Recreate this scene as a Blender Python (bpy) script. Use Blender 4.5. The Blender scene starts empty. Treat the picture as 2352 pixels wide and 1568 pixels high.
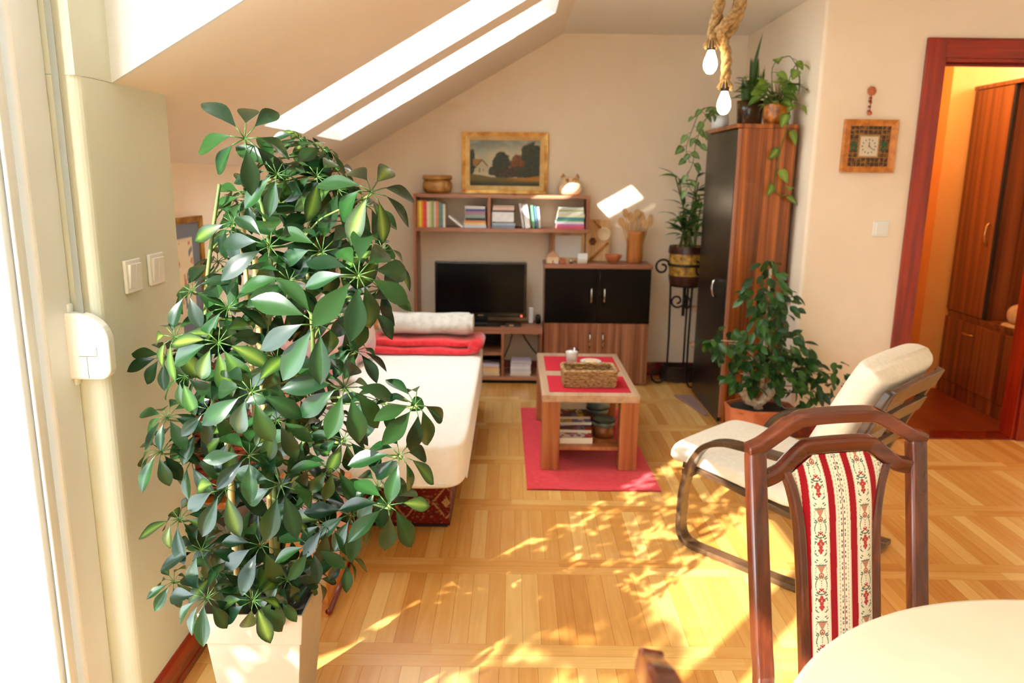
import bpy, math, random
from math import sin, cos, pi, radians, sqrt, atan2
from mathutils import Vector, Matrix, noise as mnoise

SC = bpy.context.scene
COL = SC.collection
random.seed(7)

# ------------------------------------------------------------------ camera
cam_data = bpy.data.cameras.new('camera')
cam = bpy.data.objects.new('camera', cam_data)
COL.objects.link(cam)
SC.camera = cam
cam_data.sensor_width = 36.0
cam_data.lens = 26.95
cam_data.clip_start = 0.02
_p, _r = radians(12.3), radians(0.74)
_f = Vector((0, cos(_p), -sin(_p)))
_r0 = Vector((1, 0, 0)); _u0 = _r0.cross(_f)
_R = _r0 * cos(_r) + _u0 * sin(_r)
_U = -_r0 * sin(_r) + _u0 * cos(_r)
cam.matrix_world = Matrix(((_R.x, _U.x, -_f.x, 0), (_R.y, _U.y, -_f.y, 0), (_R.z, _U.z, -_f.z, 1.45), (0, 0, 0, 1)))
cam_data.dof.use_dof = True
cam_data.dof.focus_distance = 1.75
cam_data.dof.aperture_fstop = 4.0

# ------------------------------------------------------------------ world, sun, exposure
world = bpy.data.worlds.new('world'); SC.world = world
world.use_nodes = True
_bg = world.node_tree.nodes['Background']
_bg.inputs[0].default_value = (0.86, 0.94, 1.0, 1)
_bg.inputs[1].default_value = 9.0
sun_d = bpy.data.lights.new('sun', 'SUN'); sun_d.energy = 13.0; sun_d.angle = radians(0.6); sun_d.color = (1.0, 0.95, 0.87)
sun = bpy.data.objects.new('sun', sun_d); COL.objects.link(sun)
SUN = Vector((0.85, 1.0, -0.835)).normalized()
sun.rotation_euler = SUN.to_track_quat('-Z', 'Y').to_euler()
sun.location = (-6, -6, 6)
hall_l = bpy.data.lights.new('hall_lamp_light', 'POINT'); hall_l.energy = 11; hall_l.color = (1.0, 0.70, 0.34); hall_l.shadow_soft_size = 0.1
hl = bpy.data.objects.new('hall_lamp_light', hall_l); COL.objects.link(hl); hl.location = (2.62, 4.72, 2.28)
SC.view_settings.view_transform = 'Standard'
SC.view_settings.look = 'None'
SC.view_settings.gamma = 1.0
SC.view_settings.use_curve_mapping = False
SC.view_settings.exposure = 0.75

# ------------------------------------------------------------------ helpers
def lin(r, g, b):
    def c(x):
        x /= 255.0
        return x / 12.92 if x <= 0.04045 else ((x + 0.055) / 1.055) ** 2.4
    return (c(r), c(g), c(b))

def mixc(a, b, t): return tuple(a[i] * (1 - t) + b[i] * t for i in range(3))
def sstep(a, b, x):
    t = max(0.0, min(1.0, (x - a) / (b - a))); return t * t * (3 - 2 * t)

class MB:
    def __init__(s): s.v = []; s.f = []; s.c = {}; s.uv = {}; s.sm = []
    def add(s, vs, fs, col=None, smooth=False):
        o = len(s.v)
        s.v += [tuple(p) for p in vs]
        for f in fs:
            s.f.append(tuple(i + o for i in f)); s.sm.append(smooth)
        if col is not None:
            for i in range(o, o + len(vs)): s.c[i] = col
        return o
    def box(s, x0, x1, y0, y1, z0, z1, col=None, M=None):
        vs = [(x0, y0, z0), (x1, y0, z0), (x1, y1, z0), (x0, y1, z0), (x0, y0, z1), (x1, y0, z1), (x1, y1, z1), (x0, y1, z1)]
        if M is not None: vs = [M @ Vector(p) for p in vs]
        s.add(vs, [(0, 3, 2, 1), (4, 5, 6, 7), (0, 1, 5, 4), (1, 2, 6, 5), (2, 3, 7, 6), (3, 0, 4, 7)], col)
        return s
    def tube(s, path, r, n=10, closed=False, col=None, flat=1.0):
        P = [Vector(p) for p in path]; m = len(P)
        rr = r if isinstance(r, (list, tuple)) else [r] * m
        T = []
        for i in range(m):
            if closed: t = P[(i + 1) % m] - P[i - 1]
            else: t = P[min(i + 1, m - 1)] - P[max(i - 1, 0)]
            T.append(t.normalized() if t.length > 1e-9 else Vector((0, 0, 1)))
        ref = Vector((0, 0, 1)) if abs(T[0].z) < 0.9 else Vector((1, 0, 0))
        nrm = (ref - T[0] * ref.dot(T[0])).normalized()
        vs = []
        for i in range(m):
            nrm = (nrm - T[i] * nrm.dot(T[i]))
            nrm = nrm.normalized() if nrm.length > 1e-9 else T[i].orthogonal().normalized()
            b = T[i].cross(nrm)
            for k in range(n):
                a = 2 * pi * k / n
                vs.append(P[i] + (nrm * cos(a) + b * sin(a) * flat) * rr[i])
        fs = []
        for i in range(m if closed else m - 1):
            j = (i + 1) % m
            for k in range(n):
                l = (k + 1) % n
                fs.append((i * n + k, i * n + l, j * n + l, j * n + k))
        if not closed:
            fs.append(tuple(range(n - 1, -1, -1))); fs.append(tuple((m - 1) * n + k for k in range(n)))
        s.add(vs, fs, col, True); return s
    def ribbon(s, path, wdir, w, t, col=None, smooth=True):
        # rectangular bar swept along path; wdir = constant width direction, t = thickness across it
        P = [Vector(p) for p in path]; m = len(P); wd = Vector(wdir).normalized()
        ws = w if isinstance(w, (list, tuple)) else [w] * m
        ts = t if isinstance(t, (list, tuple)) else [t] * m
        vs = []
        for i in range(m):
            tg = (P[min(i + 1, m - 1)] - P[max(i - 1, 0)]).normalized()
            nn = tg.cross(wd).normalized()
            for a, b in ((-1, -1), (1, -1), (1, 1), (-1, 1)):
                vs.append(P[i] + wd * (a * ws[i] / 2) + nn * (b * ts[i] / 2))
        fs = []
        for i in range(m - 1):
            for k in range(4):
                l = (k + 1) % 4
                fs.append((i * 4 + k, i * 4 + l, i * 4 + 4 + l, i * 4 + 4 + k))
        fs.append((3, 2, 1, 0)); fs.append(tuple((m - 1) * 4 + k for k in range(4)))
        s.add(vs, fs, col, False); return s
    def lathe(s, prof, n=24, c=(0, 0, 0), col=None, M=None, capb=True, capt=True, sq=None):
        vs = []
        for r, z in prof:
            for k in range(n):
                a = 2 * pi * k / n
                vs.append(Vector((c[0] + r * cos(a), c[1] + r * sin(a), c[2] + z)))
        if M is not None: vs = [M @ p for p in vs]
        fs = []
        for i in range(len(prof) - 1):
            for k in range(n):
                l = (k + 1) % n
                fs.append((i * n + k, i * n + l, (i + 1) * n + l, (i + 1) * n + k))
        if capb: fs.append(tuple(range(n - 1, -1, -1)))
        if capt: fs.append(tuple((len(prof) - 1) * n + k for k in range(n)))
        s.add(vs, fs, col, True); return s
    def prism(s, poly, axis, a0, a1, col=None, M=None):
        n = len(poly)
        def mk(p, a):
            if axis == 'y': return Vector((p[0], a, p[1]))
            if axis == 'x': return Vector((a, p[0], p[1]))
            return Vector((p[0], p[1], a))
        vs = [mk(p, a0) for p in poly] + [mk(p, a1) for p in poly]
        if M is not None: vs = [M @ p for p in vs]
        fs = [tuple(range(n)), tuple(range(2 * n - 1, n - 1, -1))]
        for k in range(n):
            l = (k + 1) % n
            fs.append((k, k + n, l + n, l))
        s.add(vs, fs, col); return s
    def grid(s, fn, nu, nv, colfn=None, smooth=True, closed_u=False):
        vs = []
        o = len(s.v)
        for j in range(nv + 1):
            for i in range(nu + 1):
                vs.append(fn(i / nu, j / nv))
        fs = []
        for j in range(nv):
            for i in range(nu):
                a = j * (nu + 1) + i
                fs.append((a, a + 1, a + nu + 2, a + nu + 1))
        s.add(vs, fs, None, smooth)
        if colfn:
            for j in range(nv + 1):
                for i in range(nu + 1): s.c[o + j * (nu + 1) + i] = colfn(i / nu, j / nv)
        return s
    def pillow(s, c, h, e=4.0, n=20, M=None, col=None, fn=None):
        # rounded box: superellipsoid, half sizes h
        vs = []; nu, nv = n * 2, n
        def sg(x, p): return (abs(x) ** p) * (1 if x >= 0 else -1)
        for j in range(nv + 1):
            th = -pi / 2 + pi * j / nv
            for i in range(nu):
                ph = 2 * pi * i / nu
                p = Vector((h[0] * sg(cos(th), 2 / e) * sg(cos(ph), 2 / e), h[1] * sg(cos(th), 2 / e) * sg(sin(ph), 2 / e), h[2] * sg(sin(th), 2 / e)))
                if fn: p = fn(p)
                p = p + Vector(c)
                vs.append(M @ p if M is not None else p)
        fs = []
        for j in range(nv):
            for i in range(nu):
                l = (i + 1) % nu
                fs.append((j * nu + i, j * nu + l, (j + 1) * nu + l, (j + 1) * nu + i))
        s.add(vs, fs, col, True); return s
    def leaf(s, base, d, up, L, W, droop=0.25, fold=0.18, col=(0.03, 0.12, 0.03), mid=None, n=7, shape='ob', twist=0.0):
        d = Vector(d).normalized(); up = Vector(up)
        sd = d.cross(up)
        sd = sd.normalized() if sd.length > 1e-6 else d.orthogonal().normalized()
        nu_ = sd.cross(d).normalized()
        if twist:
            q = Matrix.Rotation(twist, 3, d); sd = q @ sd; nu_ = q @ nu_
        vs = []; o = len(s.v); base = Vector(base)
        for j in range(n + 1):
            t = j / n
            if shape == 'ob': w = sin(pi * (t ** 1.18)) ** 0.82 * (0.72 + 0.28 * min(1, t * 1.7))
            elif shape == 'heart': w = sin(pi * min(1, (t ** 0.62))) ** 0.8
            elif shape == 'lance': w = sin(pi * (t ** 0.8)) ** 0.9
            elif shape == 'sword': w = (1 - t ** 3) * (0.6 + 0.4 * min(1, t * 4))
            else: w = sin(pi * t ** 0.9) ** 0.85
            w = max(w, 0.02)
            cpt = base + d * (L * (t - 0.12 * droop * t * t)) - nu_ * (droop * L * t * t * 0.7)
            for k in (-1, -0.5, 0, 0.5, 1):
                vs.append(cpt + sd * (k * w * W / 2) + nu_ * (abs(k) * w * W * fold))
        fs = []
        for j in range(n):
            for k in range(4):
                a = j * 5 + k
                fs.append((a, a + 1, a + 6, a + 5))
        s.add(vs, fs, col, True)
        if mid is not None:
            for j in range(n + 1):
                for k, wt in ((1, 0.3), (2, 1.0), (3, 0.3)):
                    if 0 < j < n: s.c[o + j * 5 + k] = mixc(col, mid, wt * (0.9 if j < n - 1 else 0.4))
        return s
    def build(s, name, mat, parent=None, bevel=0.0, seg=2, loc=(0, 0, 0), rot=None, sub=0):
        me = bpy.data.meshes.new(name)
        me.from_pydata(s.v, [], s.f)
        me.polygons.foreach_set('use_smooth', [bool(x) for x in s.sm])
        if s.c:
            at = me.color_attributes.new('Col', 'FLOAT_COLOR', 'POINT')
            buf = []
            for i in range(len(s.v)):
                c = s.c.get(i, (0.5, 0.5, 0.5)); buf += [c[0], c[1], c[2], 1.0]
            at.data.foreach_set('color', buf)
        me.update()
        if mat: me.materials.append(mat)
        o = bpy.data.objects.new(name, me); COL.objects.link(o)
        o.location = loc
        if rot is not None: o.rotation_euler = rot
        if parent is not None: o.parent = parent
        if bevel:
            b = o.modifiers.new('bevel', 'BEVEL'); b.width = bevel; b.segments = seg; b.limit_method = 'ANGLE'; b.angle_limit = radians(40)
        if sub:
            b = o.modifiers.new('sub', 'SUBSURF'); b.levels = sub; b.render_levels = sub
        return o

def tag(o, label, cat, group=None, kind=None):
    o['label'] = label; o['category'] = cat
    if group: o['group'] = group
    if kind: o['kind'] = kind
    return o
def thing(name, label, cat, loc=(0, 0, 0), rotz=0.0, group=None):
    o = bpy.data.objects.new(name, None); COL.objects.link(o)
    o.empty_display_size = 0.05
    o.location = loc; o.rotation_euler = (0, 0, rotz)
    return tag(o, label, cat, group)
def struct(o, label=None):
    o['kind'] = 'structure'
    if label: o['label'] = label
    return o
def dup(root, loc, rotz, label, group=None, scale=None):
    r = root.copy(); COL.objects.link(r); r.location = loc; r.rotation_euler = (0, 0, rotz); r['label'] = label
    if group: r['group'] = group
    if scale: r.scale = (scale,) * 3
    for ch in list(root.children):
        c = ch.copy(); COL.objects.link(c); c.parent = r
        for g in list(ch.children):
            d = g.copy(); COL.objects.link(d); d.parent = c
    return r

# ------------------------------------------------------------------ materials
def pm(name, color, rough=0.5, metal=0.0, spec=0.5, **kw):
    m = bpy.data.materials.new(name); m.use_nodes = True
    b = m.node_tree.nodes['Principled BSDF']
    b.inputs['Base Color'].default_value = (*color, 1)
    b.inputs['Roughness'].default_value = rough
    b.inputs['Metallic'].default_value = metal
    b.inputs['Specular IOR Level'].default_value = spec
    for k, v in kw.items(): b.inputs[k.replace('_', ' ')].default_value = v
    return m
def N(m, t): return m.node_tree.nodes.new(t)
def LK(m, a, b): m.node_tree.links.new(a, b)
def BS(m): return m.node_tree.nodes['Principled BSDF']
def noisy(name, c1, c2, scale=(1, 1, 1), ns=8.0, rough=0.5, det=4.0, bump=0.0, spec=0.5, lo=0.35, hi=0.65, metal=0.0, bscale=None, sheen=0.0):
    m = pm(name, c1, rough, metal, spec)
    tc = N(m, 'ShaderNodeTexCoord'); mp = N(m, 'ShaderNodeMapping'); mp.inputs['Scale'].default_value = scale
    LK(m, tc.outputs['Object'], mp.inputs['Vector'])
    nz = N(m, 'ShaderNodeTexNoise'); nz.inputs['Scale'].default_value = ns; nz.inputs['Detail'].default_value = det
    LK(m, mp.outputs[0], nz.inputs['Vector'])
    cr = N(m, 'ShaderNodeValToRGB')
    cr.color_ramp.elements[0].position = lo; cr.color_ramp.elements[0].color = (*c1, 1)
    cr.color_ramp.elements[1].position = hi; cr.color_ramp.elements[1].color = (*c2, 1)
    LK(m, nz.outputs['Fac'], cr.inputs[0]); LK(m, cr.outputs[0], BS(m).inputs['Base Color'])
    if sheen: BS(m).inputs['Sheen Weight'].default_value = sheen
    if bump:
        bp = N(m, 'ShaderNodeBump'); bp.inputs['Strength'].default_value = bump; bp.inputs['Distance'].default_value = 0.004
        if bscale:
            n2 = N(m, 'ShaderNodeTexNoise'); n2.inputs['Scale'].default_value = bscale; n2.inputs['Detail'].default_value = 3
            LK(m, tc.outputs['Object'], n2.inputs['Vector']); LK(m, n2.outputs['Fac'], bp.inputs['Height'])
        else: LK(m, nz.outputs['Fac'], bp.inputs['Height'])
        LK(m, bp.outputs[0], BS(m).inputs['Normal'])
    return m
def attr_mat(name, rough=0.6, spec=0.4, trans=0.0, tcol=1.4, sheen=0.0, bump=0.0, bscale=400):
    m = pm(name, (0.5, 0.5, 0.5), rough, 0, spec)
    a = N(m, 'ShaderNodeAttribute'); a.attribute_name = 'Col'
    LK(m, a.outputs['Color'], BS(m).inputs['Base Color'])
    if sheen: BS(m).inputs['Sheen Weight'].default_value = sheen
    if bump:
        tc = N(m, 'ShaderNodeTexCoord'); n2 = N(m, 'ShaderNodeTexNoise'); n2.inputs['Scale'].default_value = bscale
        LK(m, tc.outputs['Object'], n2.inputs['Vector'])
        bp = N(m, 'ShaderNodeBump'); bp.inputs['Strength'].default_value = bump; bp.inputs['Distance'].default_value = 0.002
        LK(m, n2.outputs['Fac'], bp.inputs['Height']); LK(m, bp.outputs[0], BS(m).inputs['Normal'])
    if trans:
        tr = N(m, 'ShaderNodeBsdfTranslucent'); mx = N(m, 'ShaderNodeMixShader'); mx.inputs[0].default_value = trans
        hs = N(m, 'ShaderNodeHueSaturation'); hs.inputs['Value'].default_value = tcol; hs.inputs['Hue'].default_value = 0.475; hs.inputs['Saturation'].default_value = 1.05
        LK(m, a.outputs['Color'], hs.inputs['Color']); LK(m, hs.outputs[0], tr.inputs['Color'])
        out = m.node_tree.nodes['Material Output']
        LK(m, BS(m).outputs[0], mx.inputs[1]); LK(m, tr.outputs[0], mx.inputs[2]); LK(m, mx.outputs[0], out.inputs['Surface'])
    return m
def emis(name, color, strength):
    m = pm(name, color, 0.4)
    BS(m).inputs['Emission Color'].default_value = (*color, 1); BS(m).inputs['Emission Strength'].default_value = strength
    return m
def glassy(name, tint=(1, 1, 1), gloss=0.06):
    m = bpy.data.materials.new(name); m.use_nodes = True
    m.node_tree.nodes.remove(BS(m))
    t = N(m, 'ShaderNodeBsdfTransparent'); t.inputs[0].default_value = (*tint, 1)
    g = N(m, 'ShaderNodeBsdfGlossy'); g.inputs['Roughness'].default_value = 0.02
    mx = N(m, 'ShaderNodeMixShader'); mx.inputs[0].default_value = gloss
    LK(m, t.outputs[0], mx.inputs[1]); LK(m, g.outputs[0], mx.inputs[2])
    LK(m, mx.outputs[0], m.node_tree.nodes['Material Output'].inputs['Surface'])
    return m
def wood(name, c1, c2, c3, axis='z', rough=0.4, freq=28.0, stretch=0.06, coat=0.0):
    sc = [1, 1, 1]; sc['xyz'.index(axis)] = stretch
    m = pm(name, c1, rough)
    tc = N(m, 'ShaderNodeTexCoord'); mp = N(m, 'ShaderNodeMapping'); mp.inputs['Scale'].default_value = sc
    LK(m, tc.outputs['Object'], mp.inputs['Vector'])
    n1 = N(m, 'ShaderNodeTexNoise'); n1.inputs['Scale'].default_value = freq; n1.inputs['Detail'].default_value = 5; n1.inputs['Distortion'].default_value = 0.4
    LK(m, mp.outputs[0], n1.inputs['Vector'])
    cr = N(m, 'ShaderNodeValToRGB'); e = cr.color_ramp.elements
    e[0].position = 0.34; e[0].color = (*c1, 1); e[1].position = 0.66; e[1].color = (*c3, 1)
    x = e.new(0.5); x.color = (*c2, 1)
    LK(m, n1.outputs['Fac'], cr.inputs[0]); LK(m, cr.outputs[0], BS(m).inputs['Base Color'])
    if coat: BS(m).inputs['Coat Weight'].default_value = coat; BS(m).inputs['Coat Roughness'].default_value = 0.15
    return m

M = {}
M['wall'] = noisy('wall_paint', lin(243, 224, 198), lin(246, 229, 205), ns=3, rough=0.85, spec=0.2)
M['wall_left'] = noisy('wall_green_lit_paint', lin(214, 216, 196), lin(217, 219, 200), ns=3, rough=0.8, spec=0.2)  # same wall paint, with green light from outdoors mixed into its colour
M['ceil'] = noisy('ceiling_paint', lin(242, 236, 224), lin(244, 239, 228), ns=3, rough=0.9, spec=0.15)
M['slope'] = noisy('slope_paint', lin(242, 230, 212), lin(244, 233, 216), ns=3, rough=0.9, spec=0.15)
M['cheek'] = noisy('cheek_paint', lin(218, 222, 222), lin(221, 225, 225), ns=4, rough=0.7, spec=0.2)
M['white'] = noisy('white_paint', lin(244, 244, 240), lin(246, 246, 243), ns=4, rough=0.6, spec=0.3)
M['pvc'] = pm('white_frame_plastic', lin(226, 229, 226), 0.3)
M['hallwall'] = noisy('hall_paint', lin(232, 164, 92), lin(236, 170, 98), ns=3, rough=0.85, spec=0.15)
M['red_wood'] = wood('red_stained_wood', lin(120, 22, 8), lin(150, 30, 10), lin(172, 44, 16), 'z', 0.28, 40, 0.05, 0.3)
M['red_wood_x'] = wood('red_stained_wood_cross', lin(120, 22, 8), lin(150, 30, 10), lin(172, 44, 16), 'x', 0.28, 40, 0.05, 0.3)
M['base_red'] = wood('red_baseboard_wood', lin(98, 14, 8), lin(122, 20, 10), lin(150, 32, 16), 'y', 0.2, 30, 0.05, 0.6)
M['plum'] = wood('plum_wood_veneer', lin(118, 66, 44), lin(160, 100, 70), lin(186, 128, 94), 'z', 0.4, 26, 0.03)
M['plum_x'] = wood('plum_wood_veneer_cross', lin(136, 82, 58), lin(164, 108, 80), lin(184, 132, 104), 'x', 0.4, 26, 0.03)
M['plum_y'] = wood('plum_wood_veneer_depth', lin(182, 146, 116), lin(198, 164, 132), lin(210, 180, 150), 'y', 0.3, 26, 0.03)
M['walnut'] = wood('walnut_veneer', lin(86, 38, 10), lin(138, 68, 20), lin(186, 104, 40), 'z', 0.32, 34, 0.02, 0.3)
M['wardrobe'] = wood('wardrobe_veneer', lin(78, 34, 18), lin(124, 62, 30), lin(158, 86, 44), 'z', 0.3, 18, 0.02, 0.3)
M['tablewood'] = wood('table_veneer', lin(140, 78, 42), lin(178, 108, 64), lin(200, 134, 86), 'z', 0.35, 26, 0.04)
M['mahog'] = wood('mahogany_stain', lin(62, 24, 12), lin(86, 36, 18), lin(112, 52, 26), 'z', 0.22, 30, 0.06, 0.5)
M['mahog_x'] = wood('mahogany_stain_rail', lin(66, 24, 12), lin(92, 36, 17), lin(118, 52, 26), 'x', 0.22, 30, 0.06, 0.5)
M['bent'] = wood('dark_bentwood', lin(58, 40, 26), lin(78, 56, 38), lin(98, 72, 50), 'x', 0.3, 20, 0.1, 0.4)
M['black'] = pm('black_gloss', (0.006, 0.006, 0.006), 0.22)
M['blackdoor'] = pm('black_lacquer_door', (0.006, 0.0055, 0.005), 0.25, 0, 0.12)
M['blackdoor_tall'] = pm('black_satin_door', (0.008, 0.0075, 0.007), 0.3, 0, 0.5)
M['screen'] = pm('tv_screen', (0.004, 0.004, 0.004), 0.15, 0, 0.12)
M['blackmat'] = pm('black_matte', (0.012, 0.011, 0.010), 0.6)
M['iron'] = pm('wrought_iron', (0.018, 0.014, 0.012), 0.45, 0.6)
M['steel'] = pm('brushed_metal', lin(200, 198, 190), 0.25, 1.0)
M['brass'] = pm('brass', lin(206, 164, 96), 0.3, 1.0)
M['gold'] = noisy('gilded_frame', lin(176, 118, 40), lin(224, 176, 92), ns=20, rough=0.35, metal=0.55)
M['goldlip'] = noisy('gilded_lip', lin(226, 184, 110), lin(240, 212, 150), ns=20, rough=0.35, metal=0.4)
M['cream_fabric'] = noisy('cream_fabric', lin(232, 222, 200), lin(240, 231, 212), ns=60, rough=0.95, spec=0.1, bump=0.25, bscale=500, sheen=0.2)
M['mattress'] = noisy('mattress_cover', lin(244, 239, 230), lin(248, 244, 236), ns=50, rough=0.95, spec=0.1, bump=0.2, bscale=300, sheen=0.2)
M['red_fabric'] = noisy('red_blanket', lin(222, 46, 56), lin(236, 66, 72), ns=30, rough=0.95, spec=0.1, bump=0.3, bscale=250, sheen=0.4)
M['grey_fabric'] = noisy('grey_blanket', lin(196, 190, 178), lin(216, 210, 198), ns=30, rough=0.95, spec=0.1, bump=0.4, bscale=220, sheen=0.3)
M['rug'] = noisy('red_rug', lin(222, 44, 58), lin(232, 60, 72), ns=40, rough=0.95, spec=0.1, bump=0.2, bscale=500, sheen=0.3)
M['placemat'] = noisy('red_placemat', lin(196, 16, 40), lin(210, 28, 52), ns=60, rough=0.8, bump=0.2, bscale=600)
M['col_fabric'] = attr_mat('woven_pattern_fabric', 0.95, 0.15, sheen=0.1, bump=0.25, bscale=700)
M['col_paint'] = attr_mat('painted_surface', 0.45, 0.4)
M['col_plastic'] = attr_mat('printed_paper', 0.5, 0.4)
M['leaf'] = attr_mat('glossy_leaf', 0.26, 0.4, trans=0.2, tcol=2.0)
M['leaf2'] = attr_mat('soft_leaf', 0.36, 0.5, trans=0.25, tcol=2.0)
M['stem'] = noisy('green_stem', lin(70, 96, 40), lin(110, 112, 56), ns=30, rough=0.6)
M['bark'] = noisy('pale_bark', lin(150, 128, 104), lin(206, 190, 168), ns=40, rough=0.8, bump=0.5)
M['bamboo'] = noisy('bamboo_cane', lin(178, 150, 88), lin(206, 180, 118), ns=24, rough=0.4)
M['soil'] = noisy('potting_soil', (0.012, 0.009, 0.006), (0.03, 0.022, 0.014), ns=60, rough=0.95, bump=0.8)
M['planter'] = noisy('taupe_plastic', lin(168, 156, 138), lin(174, 162, 144), ns=20, rough=0.42)
M['wicker'] = noisy('woven_seagrass', lin(120, 84, 46), lin(206, 168, 116), scale=(1, 1, 3.5), ns=60, rough=0.8, bump=0.8)
M['wicker_red'] = noisy('red_wicker', lin(92, 26, 14), lin(176, 78, 48), scale=(1, 1, 4), ns=60, rough=0.6, bump=0.8)
M['wicker_dark'] = noisy('dark_wicker', lin(30, 18, 12), lin(70, 44, 30), scale=(1, 1, 4), ns=60, rough=0.7, bump=0.8)
M['terra'] = noisy('terracotta', lin(184, 98, 58), lin(206, 122, 78), ns=14, rough=0.6)
M['terra_pale'] = noisy('pale_terracotta', lin(204, 150, 118), lin(220, 170, 138), ns=14, rough=0.7)
M['vase'] = noisy('turned_wood_vase', lin(168, 96, 36), lin(206, 136, 66), scale=(1, 1, 0.2), ns=20, rough=0.35)
M['pale_wood'] = wood('pale_wood', lin(190, 144, 88), lin(214, 172, 116), lin(228, 190, 138), 'z', 0.55, 30, 0.1)
M['orange_wood'] = wood('orange_wood', lin(170, 96, 30), lin(196, 118, 44), lin(214, 138, 60), 'y', 0.35, 26, 0.06, 0.3)
M['greywood'] = wood('grey_brown_wood', lin(92, 82, 72), lin(112, 100, 88), lin(132, 120, 106), 'z', 0.5, 20, 0.05)
M['stoneware'] = noisy('ochre_stoneware', lin(160, 104, 48), lin(206, 156, 90), ns=14, rough=0.35, bump=0.2)
M['cream_ceramic'] = noisy('cream_ceramic', lin(226, 196, 150), lin(238, 216, 180), ns=12, rough=0.35)
M['white_ceramic'] = pm('white_ceramic', lin(238, 238, 236), 0.25)
M['brown_ceramic'] = noisy('brown_glazed', lin(48, 30, 16), lin(92, 62, 30), ns=10, rough=0.25)
M['orange_ceramic'] = noisy('orange_brown_glaze', lin(96, 46, 14), lin(222, 132, 44), ns=16, rough=0.3)
M['barrel'] = noisy('barrel_gold_bark', lin(116, 78, 26), lin(206, 160, 66), ns=26, rough=0.5, bump=0.5)
M['barrel_dark'] = noisy('barrel_dark_glaze', lin(44, 24, 18), lin(74, 42, 32), ns=20, rough=0.3)
M['rope'] = noisy('jute_rope', lin(150, 116, 70), lin(196, 162, 110), ns=70, rough=0.95, bump=0.6)
M['bulb'] = emis('warm_bulb_glass', (1.0, 0.80, 0.50), 14)
M['socket'] = pm('dark_socket', (0.03, 0.025, 0.02), 0.4, 0.3)
M['glass'] = glassy('window_glass', (0.99, 1.0, 0.99), 0.05)
M['cupglass'] = glassy('clear_glass', (0.93, 0.94, 0.93), 0.12)
M['wax'] = pm('white_wax', lin(244, 238, 228), 0.5, Subsurface_Weight=0.2)
M['book_page'] = noisy('book_pages', lin(232, 222, 202), lin(242, 234, 218), scale=(1, 1, 30), ns=10, rough=0.9)
M['tin'] = noisy('teal_tin', lin(92, 120, 116), lin(150, 176, 170), ns=14, rough=0.35, metal=0.3)
M['tin_brown'] = noisy('copper_tin', lin(122, 70, 36), lin(158, 98, 56), ns=14, rough=0.35, metal=0.3)
M['strap'] = pm('grey_strap', lin(150, 152, 142), 0.8)
M['switch'] = pm('switch_plastic', lin(238, 239, 232), 0.35)
M['led'] = emis('red_led', (1, 0.05, 0.03), 6)
M['tablecloth'] = noisy('cream_tabletop', lin(220, 206, 176), lin(224, 211, 182), ns=8, rough=0.45, bump=0.05, bscale=200)
M['mauve'] = pm('mauve_board', lin(150, 118, 112), 0.4)
M['blind'] = attr_mat('blind', 0.9)
bm_ = bpy.data.materials.new('added_white_blind'); bm_.use_nodes = True  # translucent white for the blind added against the sun
_t = N(bm_, 'ShaderNodeBsdfTranslucent'); _t.inputs[0].default_value = (0.92, 0.93, 0.95, 1)
_mx = N(bm_, 'ShaderNodeMixShader'); _mx.inputs[0].default_value = 0.7
BS(bm_).inputs['Base Color'].default_value = (0.92, 0.93, 0.95, 1); BS(bm_).inputs['Roughness'].default_value = 0.9
LK(bm_, BS(bm_).outputs[0], _mx.inputs[1]); LK(bm_, _t.outputs[0], _mx.inputs[2]); LK(bm_, _mx.outputs[0], bm_.node_tree.nodes['Material Output'].inputs['Surface'])
M['blind'] = bm_

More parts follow.
